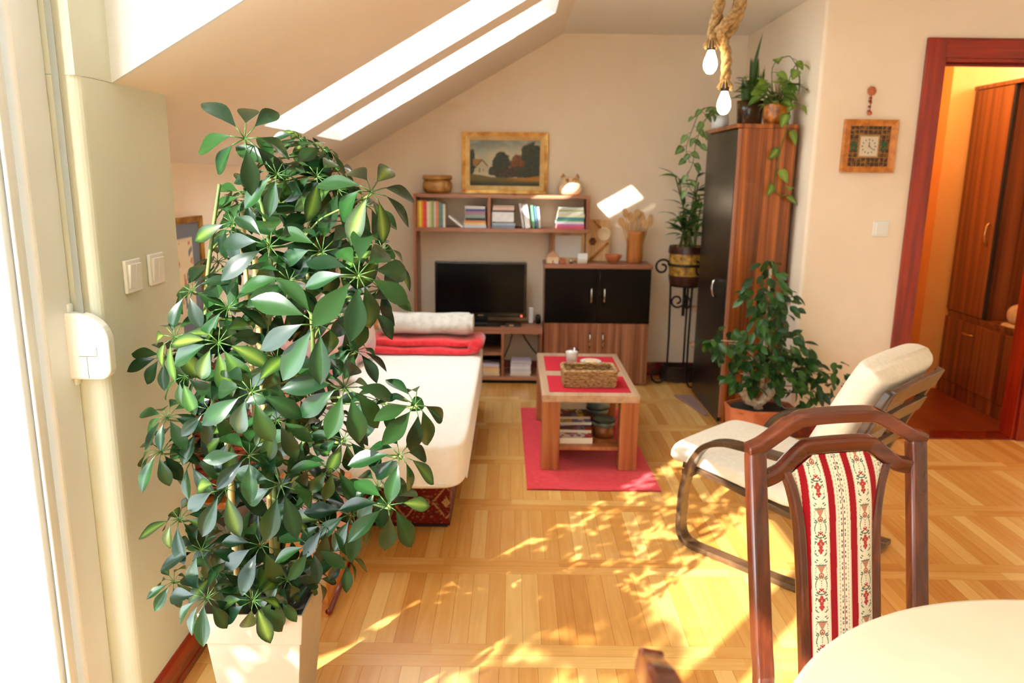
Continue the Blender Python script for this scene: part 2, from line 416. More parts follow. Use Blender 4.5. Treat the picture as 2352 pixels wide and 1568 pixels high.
# parquet: plank tone in Col.r/g, distances to plank edges in Col.b ; grain direction by UV
def parquet_mat(name, ramp, rough):
    m = pm(name, (0.5, 0.3, 0.1), rough, 0, 0.5)
    at = N(m, 'ShaderNodeAttribute'); at.attribute_name = 'tone'
    uv = N(m, 'ShaderNodeAttribute'); uv.attribute_name = 'pl'
    sep = N(m, 'ShaderNodeSeparateXYZ'); LK(m, at.outputs['Vector'], sep.inputs[0])
    mp = N(m, 'ShaderNodeMapping'); mp.inputs['Scale'].default_value = (34, 2.2, 1)
    LK(m, uv.outputs['Vector'], mp.inputs['Vector'])
    ng = N(m, 'ShaderNodeTexNoise'); ng.inputs['Scale'].default_value = 1.0; ng.inputs['Detail'].default_value = 6; ng.inputs['Distortion'].default_value = 1.2
    LK(m, mp.outputs[0], ng.inputs['Vector'])
    mul = N(m, 'ShaderNodeMath'); mul.operation = 'MULTIPLY_ADD'; mul.inputs[1].default_value = 0.55
    LK(m, ng.outputs['Fac'], mul.inputs[0])
    ad = N(m, 'ShaderNodeMath'); ad.operation = 'MULTIPLY'; ad.inputs[1].default_value = 0.62
    LK(m, sep.outputs[0], ad.inputs[0]); LK(m, ad.outputs[0], mul.inputs[2])
    cr = N(m, 'ShaderNodeValToRGB'); e = cr.color_ramp.elements
    e[0].position = 0.1; e[0].color = (*ramp[0], 1); e[1].position = 0.95; e[1].color = (*ramp[2], 1)
    x = e.new(0.5); x.color = (*ramp[1], 1)
    LK(m, mul.outputs[0], cr.inputs[0])
    # gap lines
    s2 = N(m, 'ShaderNodeSeparateXYZ'); LK(m, uv.outputs['Vector'], s2.inputs[0])
    ws = N(m, 'ShaderNodeMath'); ws.operation = 'PINGPONG'; ws.inputs[1].default_value = 0.02925; LK(m, s2.outputs[0], ws.inputs[0])
    lt = N(m, 'ShaderNodeMath'); lt.operation = 'LESS_THAN'; lt.inputs[1].default_value = 0.0007; LK(m, ws.outputs[0], lt.inputs[0])
    mx = N(m, 'ShaderNodeMix'); mx.data_type = 'RGBA'; mx.blend_type = 'MULTIPLY'
    LK(m, lt.outputs[0], mx.inputs['Factor']); LK(m, cr.outputs[0], mx.inputs[6]); mx.inputs[7].default_value = (0.55, 0.45, 0.35, 1)
    LK(m, mx.outputs[2], BS(m).inputs['Base Color'])
    rr = N(m, 'ShaderNodeMapRange'); rr.inputs[3].default_value = rough - 0.05; rr.inputs[4].default_value = rough + 0.08
    LK(m, ng.outputs['Fac'], rr.inputs[0]); LK(m, rr.outputs[0], BS(m).inputs['Roughness'])
    return m
M['parquet'] = parquet_mat('oak_parquet', (lin(192, 124, 54), lin(216, 156, 80), lin(234, 188, 114)), 0.2)
M['hallfloor'] = parquet_mat('reddish_parquet', (lin(92, 32, 14), lin(116, 44, 20), lin(140, 62, 30)), 0.3)

def parquet(name, x0, x1, y0, y1, mat, z=0.0, base_y=2.104, period=0.552, sw=0.117, pw=0.0585):
    vs, fs, tone, pl = [], [], [], []
    rnd = random.Random(11)
    def quad(ax, bx, ay, by, along):
        ax, bx = max(ax, x0), min(bx, x1); ay2, by2 = max(ay, y0), min(by, y1)
        if bx - ax < 1e-4 or by2 - ay2 < 1e-4: return
        o = len(vs)
        vs.extend([(ax, ay2, z), (bx, ay2, z), (bx, by2, z), (ax, by2, z)]); fs.append((o, o + 1, o + 2, o + 3))
        t = rnd.random(); t = t * t * (3 - 2 * t) if rnd.random() < .5 else 0.35 + 0.3 * t
        off = rnd.random() * 50; k = rnd.randint(0, 400) * pw
        for p in ((ax, ay2), (bx, ay2), (bx, by2), (ax, by2)):
            tone.append((t, rnd.random(), 0))
            if along == 'y': pl.append(((p[0] - ax) + k * 2, p[1] + off, 0))
            else: pl.append(((p[1] - ay2) + k * 2, p[0] + off, 0))
    r0 = int((y0 - base_y) / period) - 2; r1 = int((y1 - base_y) / period) + 2
    for r in range(r0, r1):
        ys = base_y + r * period
        # two strip planks along x, then a block of planks along y
        for q in range(2):
            xx = x0 - rnd.random() * 0.5
            while xx < x1:
                L = 0.44 if rnd.random() < .7 else 0.3
                quad(xx, xx + L, ys - sw / 2 + q * sw / 2, ys - sw / 2 + (q + 1) * sw / 2, 'x'); xx += L
        xx = x0 - 0.0585 * rnd.random()
        while xx < x1:
            quad(xx, xx + pw, ys + sw / 2, ys + period - sw / 2, 'y'); xx += pw
    me = bpy.data.meshes.new(name); me.from_pydata(vs, [], fs)
    a = me.attributes.new('tone', 'FLOAT_VECTOR', 'POINT'); a.data.foreach_set('vector', [c for t in tone for c in t])
    b = me.attributes.new('pl', 'FLOAT_VECTOR', 'POINT'); b.data.foreach_set('vector', [c for t in pl for c in t])
    me.materials.append(mat)
    o = bpy.data.objects.new(name, me); COL.objects.link(o)
    return o

# ------------------------------------------------------------------ room shell
K = 0.577
def SZ(x): return 1.566 + K * (x + 1.104)
XK, XC, YB, ZC = -1.262, 0.324, 5.53, 2.39       # knee wall, slope top, back wall, ceiling height
XD, YD, YE, YCH = -0.958, 1.75, 2.192, 1.906     # dormer wall face, reveal, wall end, cheek plane
XN, YH = 1.579, 4.18                             # niche wall, hall (clock) wall

struct(parquet('floor', -1.4, 3.4, -1.6, 5.6, M['parquet']))
struct(parquet('floor_hall', 2.0, 4.2, 4.19, 5.6, M['hallfloor'], z=0.003, base_y=4.25))

m = MB(); m.prism([(XK - .1, 0), (XN + .12, 0), (XN + .12, ZC + .1), (XC, ZC + .1), (XC, SZ(XC)), (XK - .1, SZ(XK - .1))], 'y', YB, YB + .12)
struct(m.build('wall_back', M['wall']))
m = MB(); m.box(XK - .12, XK, YE - .02, YB, 0, SZ(XK) + .05)
struct(m.build('wall_left', M['wall']))
# slope with two skylight openings
HX0, HX1 = -1.0, 0.22
SKY = [(3.17, 3.75), (3.99, 4.55)]
m = MB()
def slab(x0, x1, y0, y1):
    t = 0.04
    m.add([(x0, y0, SZ(x0)), (x1, y0, SZ(x1)), (x1, y1, SZ(x1)), (x0, y1, SZ(x0)), (x0 - t * .5, y0, SZ(x0) + t), (x1 - t * .5, y0, SZ(x1) + t), (x1 - t * .5, y1, SZ(x1) + t), (x0 - t * .5, y1, SZ(x0) + t)],
          [(0, 1, 2, 3), (7, 6, 5, 4), (0, 4, 5, 1), (1, 5, 6, 2), (2, 6, 7, 3), (3, 7, 4, 0)])
YS0 = YCH + .012
slab(XK - .1, HX0, YS0, YB + .05); slab(HX1, XC + .02, YS0, YB + .05)
slab(HX0, HX1, YS0, SKY[0][0]); slab(HX0, HX1, SKY[0][1], SKY[1][0]); slab(HX0, HX1, SKY[1][1], YB + .05)
struct(m.build('ceiling_slope', M['slope']))
m = MB(); m.box(XC, 3.5, -1.6, YB + .1, ZC, ZC + .08); m.box(XD - .15, XC, -1.6, YCH, ZC, ZC + .08)
struct(m.build('ceiling', M['ceil']))
m = MB(); m.prism([(XD - .4, SZ(XD - .4)), (XC, SZ(XC)), (XC + .02, ZC + .08), (XD - .4, ZC + .08)], 'y', YCH, YCH + .0115)
struct(m.build('wall_dormer_cheek', M['cheek']))
# skylights: frame, glass, reveal
def sk_pt(x, y, n): return (x - .5 * n, y, SZ(x) + .866 * n)
D = 0.40
for i, (y0, y1) in enumerate(SKY):
    oy0, oy1 = y0 + .035, y1 - .01
    xb, xt = (-.74, -.07)   # along-slope position of outer opening (foot of normal)
    if i == 0: xb, xt, oy0, oy1 = -.85, .15, y0 + .03, y1 - .03
    r = bpy.data.objects.new('window_%d' % (i + 1), None); COL.objects.link(r); struct(r)
    m = MB()
    a = [sk_pt(HX0, y0, 0), sk_pt(HX1, y0, 0), sk_pt(HX1, y1, 0), sk_pt(HX0, y1, 0)]
    b = [sk_pt(xb, oy0, D), sk_pt(xt, oy0, D), sk_pt(xt, oy1, D), sk_pt(xb, oy1, D)]
    c = [sk_pt(HX0 - .3, y0 - .1, D), sk_pt(HX1 + .1, y0 - .1, D), sk_pt(HX1 + .1, y1 + .1, D), sk_pt(HX0 - .3, y1 + .1, D)]
    fs = []
    for k in range(4):
        l = (k + 1) % 4
        fs += [(k, l, 4 + l, 4 + k), (4 + k, 4 + l, 8 + l, 8 + k)]
    m.add(a + b + c, fs); struct(m.build('reveal', M['white'], r))
    m = MB(); w = .035
    bb = [Vector(p) for p in b]; cen = sum(bb, Vector()) / 4
    nn = Vector((-.5, 0, .866))
    for k in range(4):
        l = (k + 1) % 4
        p, q = bb[k], bb[l]
        d = (q - p).normalized(); inw = (cen - (p + q) / 2); inw = (inw - d * inw.dot(d)).normalized()
        vs = [p, q, q + inw * w, p + inw * w]
        m.add([v + nn * .002 for v in vs] + [v + nn * .05 for v in vs], [(0, 1, 2, 3), (7, 6, 5, 4), (0, 4, 5, 1), (1, 5, 6, 2), (2, 6, 7, 3), (3, 7, 4, 0)])
    struct(m.build('frame', M['pvc'], r))
    m = MB(); m.add([p + nn * .03 for p in bb], [(0, 1, 2, 3)]); struct(m.build('pane', M['glass'], r))
    if i == 0:
        m = MB(); m.add([Vector(sk_pt(HX0 - .1, y0, .22)), Vector(sk_pt(HX1, y0, .22)), Vector(sk_pt(HX1, y1, .22)), Vector(sk_pt(HX0 - .1, y1, .22))], [(0, 1, 2, 3)])
        struct(m.build('added_sun_blind', M['blind'], r))  # blind added so this skylight throws no sun patch into the room

# dormer side wall with rounded corner, near wall, lintel
m = MB()
pts = [(XD, YE), (XD, YD + .03)]
for k in range(1, 6): a_ = pi / 2 * k / 6; pts.append((XD - .03 + .03 * cos(a_), YD + .03 - .03 * sin(a_)))
pts += [(XD - .03, YD), (XK - .06, YD), (XK - .06, YE)]
m.prism(pts, 'z', 0, SZ(XD)); m.box(XK - .06, XD, YD, YCH, SZ(XD) - .001, ZC)
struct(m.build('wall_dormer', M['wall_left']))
m = MB(); m.box(XD - .35, XD, -1.6, -1.25, 0, ZC); m.box(XD - .14, XD, -1.25, YD, 2.3, ZC)
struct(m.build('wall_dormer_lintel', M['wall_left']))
m = MB(); m.box(XD - .35, 3.5, -1.7, -1.6, 0, ZC); struct(m.build('wall_rear', M['wall']))
# balcony door
d1 = bpy.data.objects.new('door_1', None); COL.objects.link(d1); struct(d1)
m = MB()
m.box(-1.10, -1.02, 1.64, YD, 0, 2.3); m.box(-1.10, -1.02, -1.25, -1.15, 0, 2.3); m.box(-1.10, -1.02, -1.15, 1.64, 2.24, 2.3); m.box(-1.10, -1.02, -1.15, 1.64, 0, .06)
struct(m.build('frame', M['pvc'], d1, bevel=.006))
for (a0, a1) in ((.05, 1.632), (-1.145, .03)):
    m = MB()
    for (p, q) in ((a0, a0 + .07), (a1 - .07, a1)):
        m.box(-1.085, -1.035, p, q, .065, 2.235)
    m.box(-1.085, -1.035, a0, a1, .065, .16); m.box(-1.085, -1.035, a0, a1, 2.17, 2.235)
    m.box(-1.03, -1.022, a1 - .055, a1 - .03, .1, 2.05)
    s_ = struct(m.build('sash', M['pvc'], d1, bevel=.005))
    m = MB(); m.box(-1.064, -1.058, a0 + .06, a1 - .06, .15, 2.18); struct(m.build('pane', M['glass'], d1))
# niche + hall wall with door opening
m = MB()
pts = [(XN, YB)]
for k in range(0, 6): a_ = pi / 2 * k / 5; pts.append((XN + .02 - .02 * cos(a_), YH + .02 - .02 * sin(a_)))
DX0, DX1, DZ = 2.203, 2.885, 2.066
pts += [(DX0, YH), (DX0, YH + .12), (XN + .12, YH + .12), (XN + .12, YB)]
m.prism(pts, 'z', 0, ZC); m.box(DX0, DX1, YH, YH + .12, DZ, ZC); m.box(DX1, 3.5, YH, YH + .12, 0, ZC)
struct(m.build('wall_right', M['wall']))
m = MB(); m.box(3.4, 3.5, -1.6, YH, 0, ZC); struct(m.build('wall_far_right', M['wall']))
# hall shell
m = MB(); m.box(2.0, 4.3, 5.42, 5.5, 0, ZC); struct(m.build('wall_hall_back', M['hallwall']))
m = MB(); m.box(1.72, 2.05, YH + .12, 5.42, 0, ZC); struct(m.build('wall_hall_left', M['hallwall']))
m = MB(); m.box(2.86, 3.5, 5.27, 5.42, 0, ZC); struct(m.build('wall_hall_return', M['hallwall']))
m = MB(); m.box(4.2, 4.3, YH + .12, 5.42, 0, ZC); struct(m.build('wall_hall_right', M['hallwall']))
m = MB(); m.box(2.05, 2.86, 5.405, 5.42, .003, .09); m.box(2.845, 2.86, 5.27, 5.405, .003, .09); struct(m.build('baseboard_hall', M['base_red']))
# door casing
d2 = bpy.data.objects.new('door_2', None); COL.objects.link(d2); struct(d2)
cw = .094
m = MB(); m.box(DX0 - cw, DX0 + .004, YH - .022, YH, 0, DZ + cw); m.box(DX1 - .004, DX1 + cw, YH - .022, YH, 0, DZ + cw)
m.box(DX0, DX0 + .02, YH, YH + .12, 0, DZ); m.box(DX1 - .02, DX1, YH, YH + .12, 0, DZ)
struct(m.build('jamb', M['red_wood'], d2, bevel=.004))
m = MB(); m.box(DX0 + .004, DX1 - .004, YH - .0219, YH, DZ - .004, DZ + cw); m.box(DX0 + .02, DX1 - .02, YH, YH + .12, DZ - .02, DZ); m.box(DX0 + .02, DX1 - .02, YH + .05, YH + .07, DZ - .035, DZ - .02)
struct(m.build('header', M['red_wood_x'], d2, bevel=.004))
m = MB(); m.box(DX0, DX1, YH - .005, YH + .13, 0, .008); struct(m.build('threshold', M['base_red'], d2))
# baseboards
m = MB()
prof = [(0, 0), (.018, 0), (.018, .02), (.014, .025), (.014, .05), (.018, .055), (.012, .085), (.004, .095), (0, .095)]
m.prism([(XD + p[0], p[1]) for p in prof], 'y', YD + .02, YE)
struct(m.build('baseboard_left', M['base_red']))
m = MB(); m.box(XK, XN, YB - .016, YB, 0, .105); struct(m.build('baseboard_back', M['base_red'], bevel=.004))
m = MB(); m.box(XN + .01, DX0 - cw - .001, YH - .016, YH, 0, .095); m.box(XN - .016, XN, YH + .02, YB - .02, 0, .095); struct(m.build('baseboard_right', M['base_red'], bevel=.004))
m = MB(); m.box(XK, XK + .016, YE, YB - .02, 0, .095); struct(m.build('baseboard_knee', M['base_red'], bevel=.004))
# ================================================================== wall furniture (back wall)
YF = 5.235
# --- hutch with TV bench
U = thing('wall_unit', 'plum-brown open bookshelf wall unit with television bench against the back wall', 'shelving unit', (-.09, 5.38, 0))
def rel(o, m):  # shift mesh builder verts to be relative to root location
    l = o.location
    m.v = [(p[0] - l.x, p[1] - l.y, p[2] - l.z) for p in m.v]; return m
def part(root, name, m, mat, bevel=0.0, **k): return rel(root, m).build(name, mat, root, bevel, **k)
def P1(root, name, mat, *b, bevel=.0015):
    m = MB(); m.box(*b); return part(root, name, m, mat, bevel)
YS = 5.29  # hutch front
P1(U, 'side_panel', M['plum'], -.687, -.665, YS, YB - .018, .408, 1.314)
P1(U, 'top_board', M['plum_x'], -.665, .519, YS, YB - .001, 1.29, 1.314)
P1(U, 'shelf', M['plum_x'], -.665, .519, YS, YB - .001, 1.062, 1.086)
P1(U, 'divider', M['plum'], -.178, -.158, YS + .004, YB - .001, 1.086, 1.29)
P1(U, 'side_panel', M['plum'], .497, .519, YS, YB - .02, 1.086, 1.29)
P1(U, 'support_panel', M['plum'], .255, .273, YS + .12, YB - .02, .852, 1.062)
P1(U, 'bench_top', M['plum_x'], -.71, .212, YF, YB - .02, .362, .408)
P1(U, 'bench_side', M['plum'], -.71, -.688, YF, YB - .02, 0, .362)
P1(U, 'bench_side', M['plum'], .19, .212, YF, YB - .02, 0, .362)
P1(U, 'bench_divider', M['plum'], -.075, -.055, YF + .003, YB - .02, .052, .362)
P1(U, 'bench_divider', M['plum'], -.40, -.38, YF + .003, YB - .02, .052, .362)
P1(U, 'bench_shelf', M['plum_x'], -.38, -.075, YF + .01, YB - .02, .205, .225)
P1(U, 'bench_floor', M['plum_x'], -.688, .19, YF, YB - .02, .028, .052)
P1(U, 'plinth', M['blackmat'], -.688, .19, YF + .03, YF + .05, 0, .028)
P1(U, 'back_panel', M['blackmat'], -.688, -.075, YB - .028, YB - .022, .052, .362)

# --- sideboard cabinet with black and wood doors
S = thing('sideboard_cabinet', 'tall sideboard with two glossy black doors above two plum wood doors', 'cabinet', (.585, 5.39, 0))
P1(S, 'body', M['plum'], .22, .952, YF + .02, YB - .02, 0.0, .826)
P1(S, 'top_board', M['plum_x'], .214, .958, YF - .004, YB - .019, .826, .852)
for (a, b) in ((.222, .5845), (.5875, .95)):
    d = P1(S, 'upper_door', M['blackdoor'], a, b, YF, YF + .0195, .446, .824)
    hx = .542 if a < .4 else .632
    m = MB(); m.tube([(hx, YF - .001, .585), (hx, YF - .02, .60), (hx, YF - .026, .64), (hx, YF - .02, .68), (hx, YF - .001, .695)], .0065, 8)
    h = rel(S, m).build('handle', M['steel'], d); h['label'] = 'silver bow handle'
    d['label'] = 'glossy black door'
    d = P1(S, 'lower_door', M['plum'], a, b, YF, YF + .0195, .012, .443)
    m = MB(); m.tube([(hx - .0, YF - .001, .275), (hx, YF - .02, .29), (hx, YF - .026, .325), (hx, YF - .02, .36), (hx, YF - .001, .375)], .0065, 8)
    rel(S, m).build('handle', M['steel'], d)

# --- television
T = thing('television', 'flat black television standing on the plum wood bench', 'television', (-.225, 5.36, .408))
m = MB(); m.box(-.546, .097, 5.335, 5.385, .462, .85); part(T, 'bezel', m, M['black'], .006)
m = MB(); m.box(-.531, .082, 5.3335, 5.336, .492, .837); part(T, 'screen', m, M['screen'])
m = MB(); m.prism([(-.40, 5.30), (-.05, 5.30), (-.03, 5.43), (-.42, 5.43)], 'z', .408, .42); m.box(-.28, -.17, 5.35, 5.38, .42, .47); part(T, 'stand', m, M['black'], .003)
m = MB(); m.box(-.245, -.205, 5.3325, 5.336, .471, .478); part(T, 'emblem', m, M['steel'])
m = MB(); m.box(.06, .068, 5.331, 5.336, .468, .476); part(T, 'standby_light', m, M['led'])
m = MB(); m.box(-.36, -.08, 5.248, 5.298, .408, .432); o = m.build('disc_player', M['black'], None, .003); tag(o, 'slim black player box lying in front of the television base', 'player')
s = thing('set_top_box', 'small black set-top box with tiny display by the television foot', 'set-top box', (0, 5.28, .408))
m = MB(); m.box(-.045, .062, 5.25, 5.31, .408, .436); part(s, 'case', m, M['black'], .003)
m = MB(); m.box(-.02, .01, 5.2485, 5.2505, .416, .424); part(s, 'display', m, M['steel'])
m = MB(); m.box(.115, .15, 5.40, 5.43, .408, .52); o = m.build('small_carton', M['white_ceramic'], None, .008, 3); tag(o, 'white upright box between the television and the black doors', 'box')
m = MB(); m.pillow((.185, 5.40, .44), (.02, .03, .032), 3, 10); o = m.build('charger', M['blackmat']); tag(o, 'small black plug-like gadget on the bench beside the sideboard', 'gadget')
m = MB(); m.tube([(-.03, 5.505, .36), (.0, 5.50, .30), (-.02, 5.50, .22), (-.055, 5.49, .14)], .004, 6); m.tube([(.05, 5.50, .36), (.1, 5.50, .27), (.15, 5.49, .2), (.185, 5.49, .16)], .004, 6)
o = m.build('cable', M['blackmat']); tag(o, 'black cables hanging inside the right bay of the television bench', 'cable')

# ------------------------------------------------------------------ books
bookmats = {}
def bmat(c):
    k = tuple(round(x, 3) for x in c)
    if k not in bookmats: bookmats[k] = noisy('book_cover_%d' % len(bookmats), c, tuple(min(1, x * 1.12 + .01) for x in c), ns=30, rough=0.5)
    return bookmats[k]
def book(loc, size, color, label, group, rot=(0, 0, 0), lying=False, name='book'):
    # local: thickness x, depth y, height z ; spine faces -y. lying: thickness is z, length is x
    t, dp, h = size
    m = MB(); c = .0022
    if not lying:
        m.box(-t / 2, -t / 2 + c, 0, dp, 0, h); m.box(t / 2 - c, t / 2, 0, dp, 0, h); m.box(-t / 2 + c, t / 2 - c, 0, c, 0, h)
        pg = MB(); pg.box(-t / 2 + c, t / 2 - c, c, dp - .003, .003, h - .003)
    else:
        m.box(-h / 2, h / 2, 0, dp, 0, c); m.box(-h / 2, h / 2, 0, dp, t - c, t); m.box(-h / 2, h / 2, 0, c, c, t - c)
        pg = MB(); pg.box(-h / 2 + .003, h / 2 - .003, c, dp - .003, c, t - c)
    o = m.build(name, bmat(color), None, loc=loc, rot=rot)
    tag(o, label, 'book' if name == 'book' else name, group)
    pg.build('pages', M['book_page'], o)
    return o
Z1 = 1.0865
G1 = 'upright books on the shelf'
x = -.662
ub = [(.014, .17, (214, 150, 34), 'ochre'), (.015, .168, (238, 220, 74), 'lemon yellow'), (.012, .172, (242, 140, 34), 'orange'), (.024, .17, (228, 66, 52), 'bright red'), (.02, .166, (232, 224, 206), 'cream'),
      (.012, .168, (206, 208, 130), 'pale lime'), (.016, .17, (150, 168, 116), 'sage green'), (.012, .165, (222, 206, 196), 'pale beige'), (.018, .168, (232, 140, 112), 'salmon'), (.014, .16, (120, 150, 110), 'moss green'), (.016, .155, (96, 140, 156), 'blue grey'), (.016, .15, (226, 222, 204), 'off-white')]
for i, (t, h, c, nm) in enumerate(ub):
    nb = '' if i == 0 else ' just right of the %s one' % ub[i - 1][3]
    book((x + t / 2, YS + .03, Z1), (t, .13, h * 1.06), lin(*c), '%s book standing upright%s' % (nm, nb or ' at the left end of the top shelf'), G1); x += t + .0004
book((x + .120, YS + .03, Z1 + .002), (.014, .12, .125), lin(236, 232, 224), 'white paperback leaning sideways against a stack of books', G1, rot=(0, radians(-52), 0))
def stack(xc, y, z, items, where, group, dep=.13, name='book'):
    n = len(items)
    for i, (t, L, c, nm) in enumerate(items):
        pos = 'at the bottom of' if i == 0 else 'on top of' if i == n - 1 else 'on the %s one in' % items[i - 1][3]
        dx = random.uniform(-.004, .004)
        book((xc + dx, y + random.uniform(0, .01), z), (t, dep, L), lin(*c), '%s book %s the stack %s' % (nm, pos, where), group, rot=(0, 0, random.uniform(-.03, .03)), lying=True); z += t + .0003
stack(-.262, YS + .03, Z1, [(.02, .155, (206, 214, 226), 'pale blue'), (.014, .152, (238, 206, 130), 'straw yellow'), (.016, .15, (226, 150, 90), 'apricot'), (.016, .14, (52, 58, 66), 'charcoal'), (.022, .14, (150, 170, 160), 'grey-green'), (.022, .138, (176, 130, 150), 'mauve'), (.016, .138, (84, 92, 150), 'indigo'), (.018, .14, (226, 222, 214), 'chalk white')], 'left of the shelf divider', 'book stack beside the divider')
stack(-.07, YS + .03, Z1, [(.02, .165, (130, 144, 168), 'slate blue'), (.016, .16, (176, 186, 196), 'silver grey'), (.006, .15, (40, 38, 38), 'black'), (.066, .15, (238, 238, 236), 'thick white'), (.012, .155, (60, 50, 46), 'dark brown'), (.02, .15, (226, 190, 176), 'blush pink'), (.014, .14, (190, 170, 150), 'taupe')], 'right of the shelf divider', 'book stack right of the divider')
for i, (dx, t, c, nm, an) in enumerate([(.068, .014, (210, 206, 214), 'grey-white', -9), (.1, .034, (246, 246, 244), 'thick bright white', -9), (.14, .016, (98, 160, 120), 'green', -7), (.162, .014, (74, 116, 160), 'blue', -7), (.182, .013, (236, 236, 240), 'thin white', -7)]):
    book((dx, YS + .025, Z1 + .004), (t, .13, .168 - i * .006), lin(*c), '%s book leaning left mid-shelf, %s of the leaning books' % (nm, ('leftmost', 'second from left', 'middle one', 'second from right', 'rightmost')[i]), 'leaning books on the shelf', rot=(0, radians(an), 0))
stack(.392, YS + .03, Z1, [(.018, .19, (226, 92, 120), 'deep pink'), (.016, .185, (196, 120, 176), 'orchid'), (.016, .19, (236, 232, 240), 'white'), (.012, .188, (100, 176, 140), 'mint'), (.016, .188, (64, 140, 160), 'teal'), (.022, .185, (220, 224, 190), 'pale olive'), (.016, .18, (220, 226, 224), 'ice grey'), (.01, .175, (200, 206, 110), 'lime'), (.018, .172, (206, 216, 206), 'sage white')], 'at the right shelf end', 'book stack at the right end')
# magazines inside TV bench
Z2 = .0525
def magstack(xc, y, L, n, cols, where, group):
    z = Z2
    for i in range(n):
        c = cols[i % len(cols)]; t = .014 + (i % 3) * .003
        pos = 'bottom of' if i == 0 else 'top of' if i == n - 1 else '%s from bottom of' % ('second', 'third', 'fourth', 'fifth', 'sixth')[i - 1]
        book((xc + random.uniform(-.004, .004), y, z), (t, .15, L), lin(*c[0]), '%s paperback, %s the pile %s' % (c[1], pos, where), group, lying=True); z += t + .0003
magstack(-.31, YF + .03, .13, 5, [((224, 196, 150), 'straw'), ((232, 206, 170), 'sand'), ((226, 190, 140), 'tan'), ((214, 220, 214), 'pale'), ((206, 212, 200), 'grey-green')], 'in the bench behind the bed corner', 'paperbacks left in the bench')
magstack(-.145, YF + .03, .12, 5, [((226, 200, 150), 'wheat'), ((232, 206, 160), 'buff'), ((236, 200, 150), 'honey'), ((220, 170, 140), 'peach'), ((206, 200, 220), 'lilac')], 'beside the bench divider', 'paperbacks beside the bench divider')
magstack(.065, YF + .035, .14, 6, [((226, 214, 200), 'ivory'), ((232, 226, 220), 'linen'), ((220, 216, 222), 'pearl'), ((236, 234, 236), 'snowy'), ((216, 218, 226), 'frost'), ((206, 190, 206), 'printed')], 'right of the bench divider', 'magazines right in the bench')
m = MB(); m.box(-.30, -.24, 5.36, 5.42, .2255, .30); o = m.build('small_box', M['tin'], None, .004); tag(o, 'small greenish box in the dark upper bay of the bench', 'box')

# ------------------------------------------------------------------ on top of the hutch
ZT = 1.3145
p = thing('stoneware_crock', 'ochre stoneware crock with thick rolled rim on the left of the hutch', 'crock', (-.53, 5.41, ZT))
m = MB(); m.lathe([(.07, 0), (.092, .012), (.102, .04), (.1, .07), (.088, .09)], 28); m.build('body', M['stoneware'], p)
m = MB(); m.lathe([(.08, .09), (.1, .095), (.104, .108), (.1, .12), (.088, .124), (.076, .118)], 28); m.build('rim', M['stoneware'], p)
m = MB(); m.tube([(.06, -.09, .03), (.07, -.1, .06), (.065, -.095, .085)], .011, 8); m.build('lug', M['stoneware'], p)
p = thing('owl_jar', 'rounded cream ceramic jar with eared rim, sunlit, right on the hutch', 'jar', (.385, 5.40, ZT))
m = MB(); m.lathe([(.05, 0), (.074, .012), (.084, .045), (.078, .075), (.064, .092), (.062, .11), (.066, .124), (.056, .124)], 28); m.build('body', M['cream_ceramic'], p)
for sx in (-1, 1):
    m = MB(); m.lathe([(.016, 0), (.012, .012), (.003, .026)], 10, (sx * .048, -.03, .118)); m.build('ear', M['stoneware'], p)
    m = MB(); m.lathe([(.013, 0), (.013, .006), (.004, .007)], 12, (0, 0, 0), M=Matrix.Translation((sx * .024, -.064, .1)) @ Matrix.Rotation(pi / 2, 4, 'X')); m.build('eye', M['stoneware'], p)
# landscape painting
p = thing('landscape_painting', 'gilt-framed landscape painting with white cottage and dark trees above the bookshelf', 'painting', (-.066, YB, 1.525))
def frame4(x0, x1, z0, z1, w, y0, y1, inner_y):
    m = MB()
    o = [(x0, z0), (x1, z0), (x1, z1), (x0, z1)]; i = [(x0 + w, z0 + w), (x1 - w, z0 + w), (x1 - w, z1 - w), (x0 + w, z1 - w)]
    for k in range(4):
        l = (k + 1) % 4
        A, B, Cc, Dd = o[k], o[l], i[l], i[k]
        def v(pt, y): return (pt[0], y, pt[1])
        m.add([v(A, y1), v(B, y1), v(A, y0), v(B, y0), v(Dd, inner_y), v(Cc, inner_y), v(Dd, y1), v(Cc, y1)],
              [(0, 1, 3, 2), (2, 3, 5, 4), (4, 5, 7, 6)])
    return m
hw, hh = .299, .209
m = frame4(-hw, hw, -hh, hh, .026, -.036, -.001, -.028); m.build('frame', M['gold'], p)
m = frame4(-hw + .024, hw - .024, -hh + .024, hh - .024, .03, -.029, -.001, -.014); m.build('inner_frame', M['goldlip'], p)
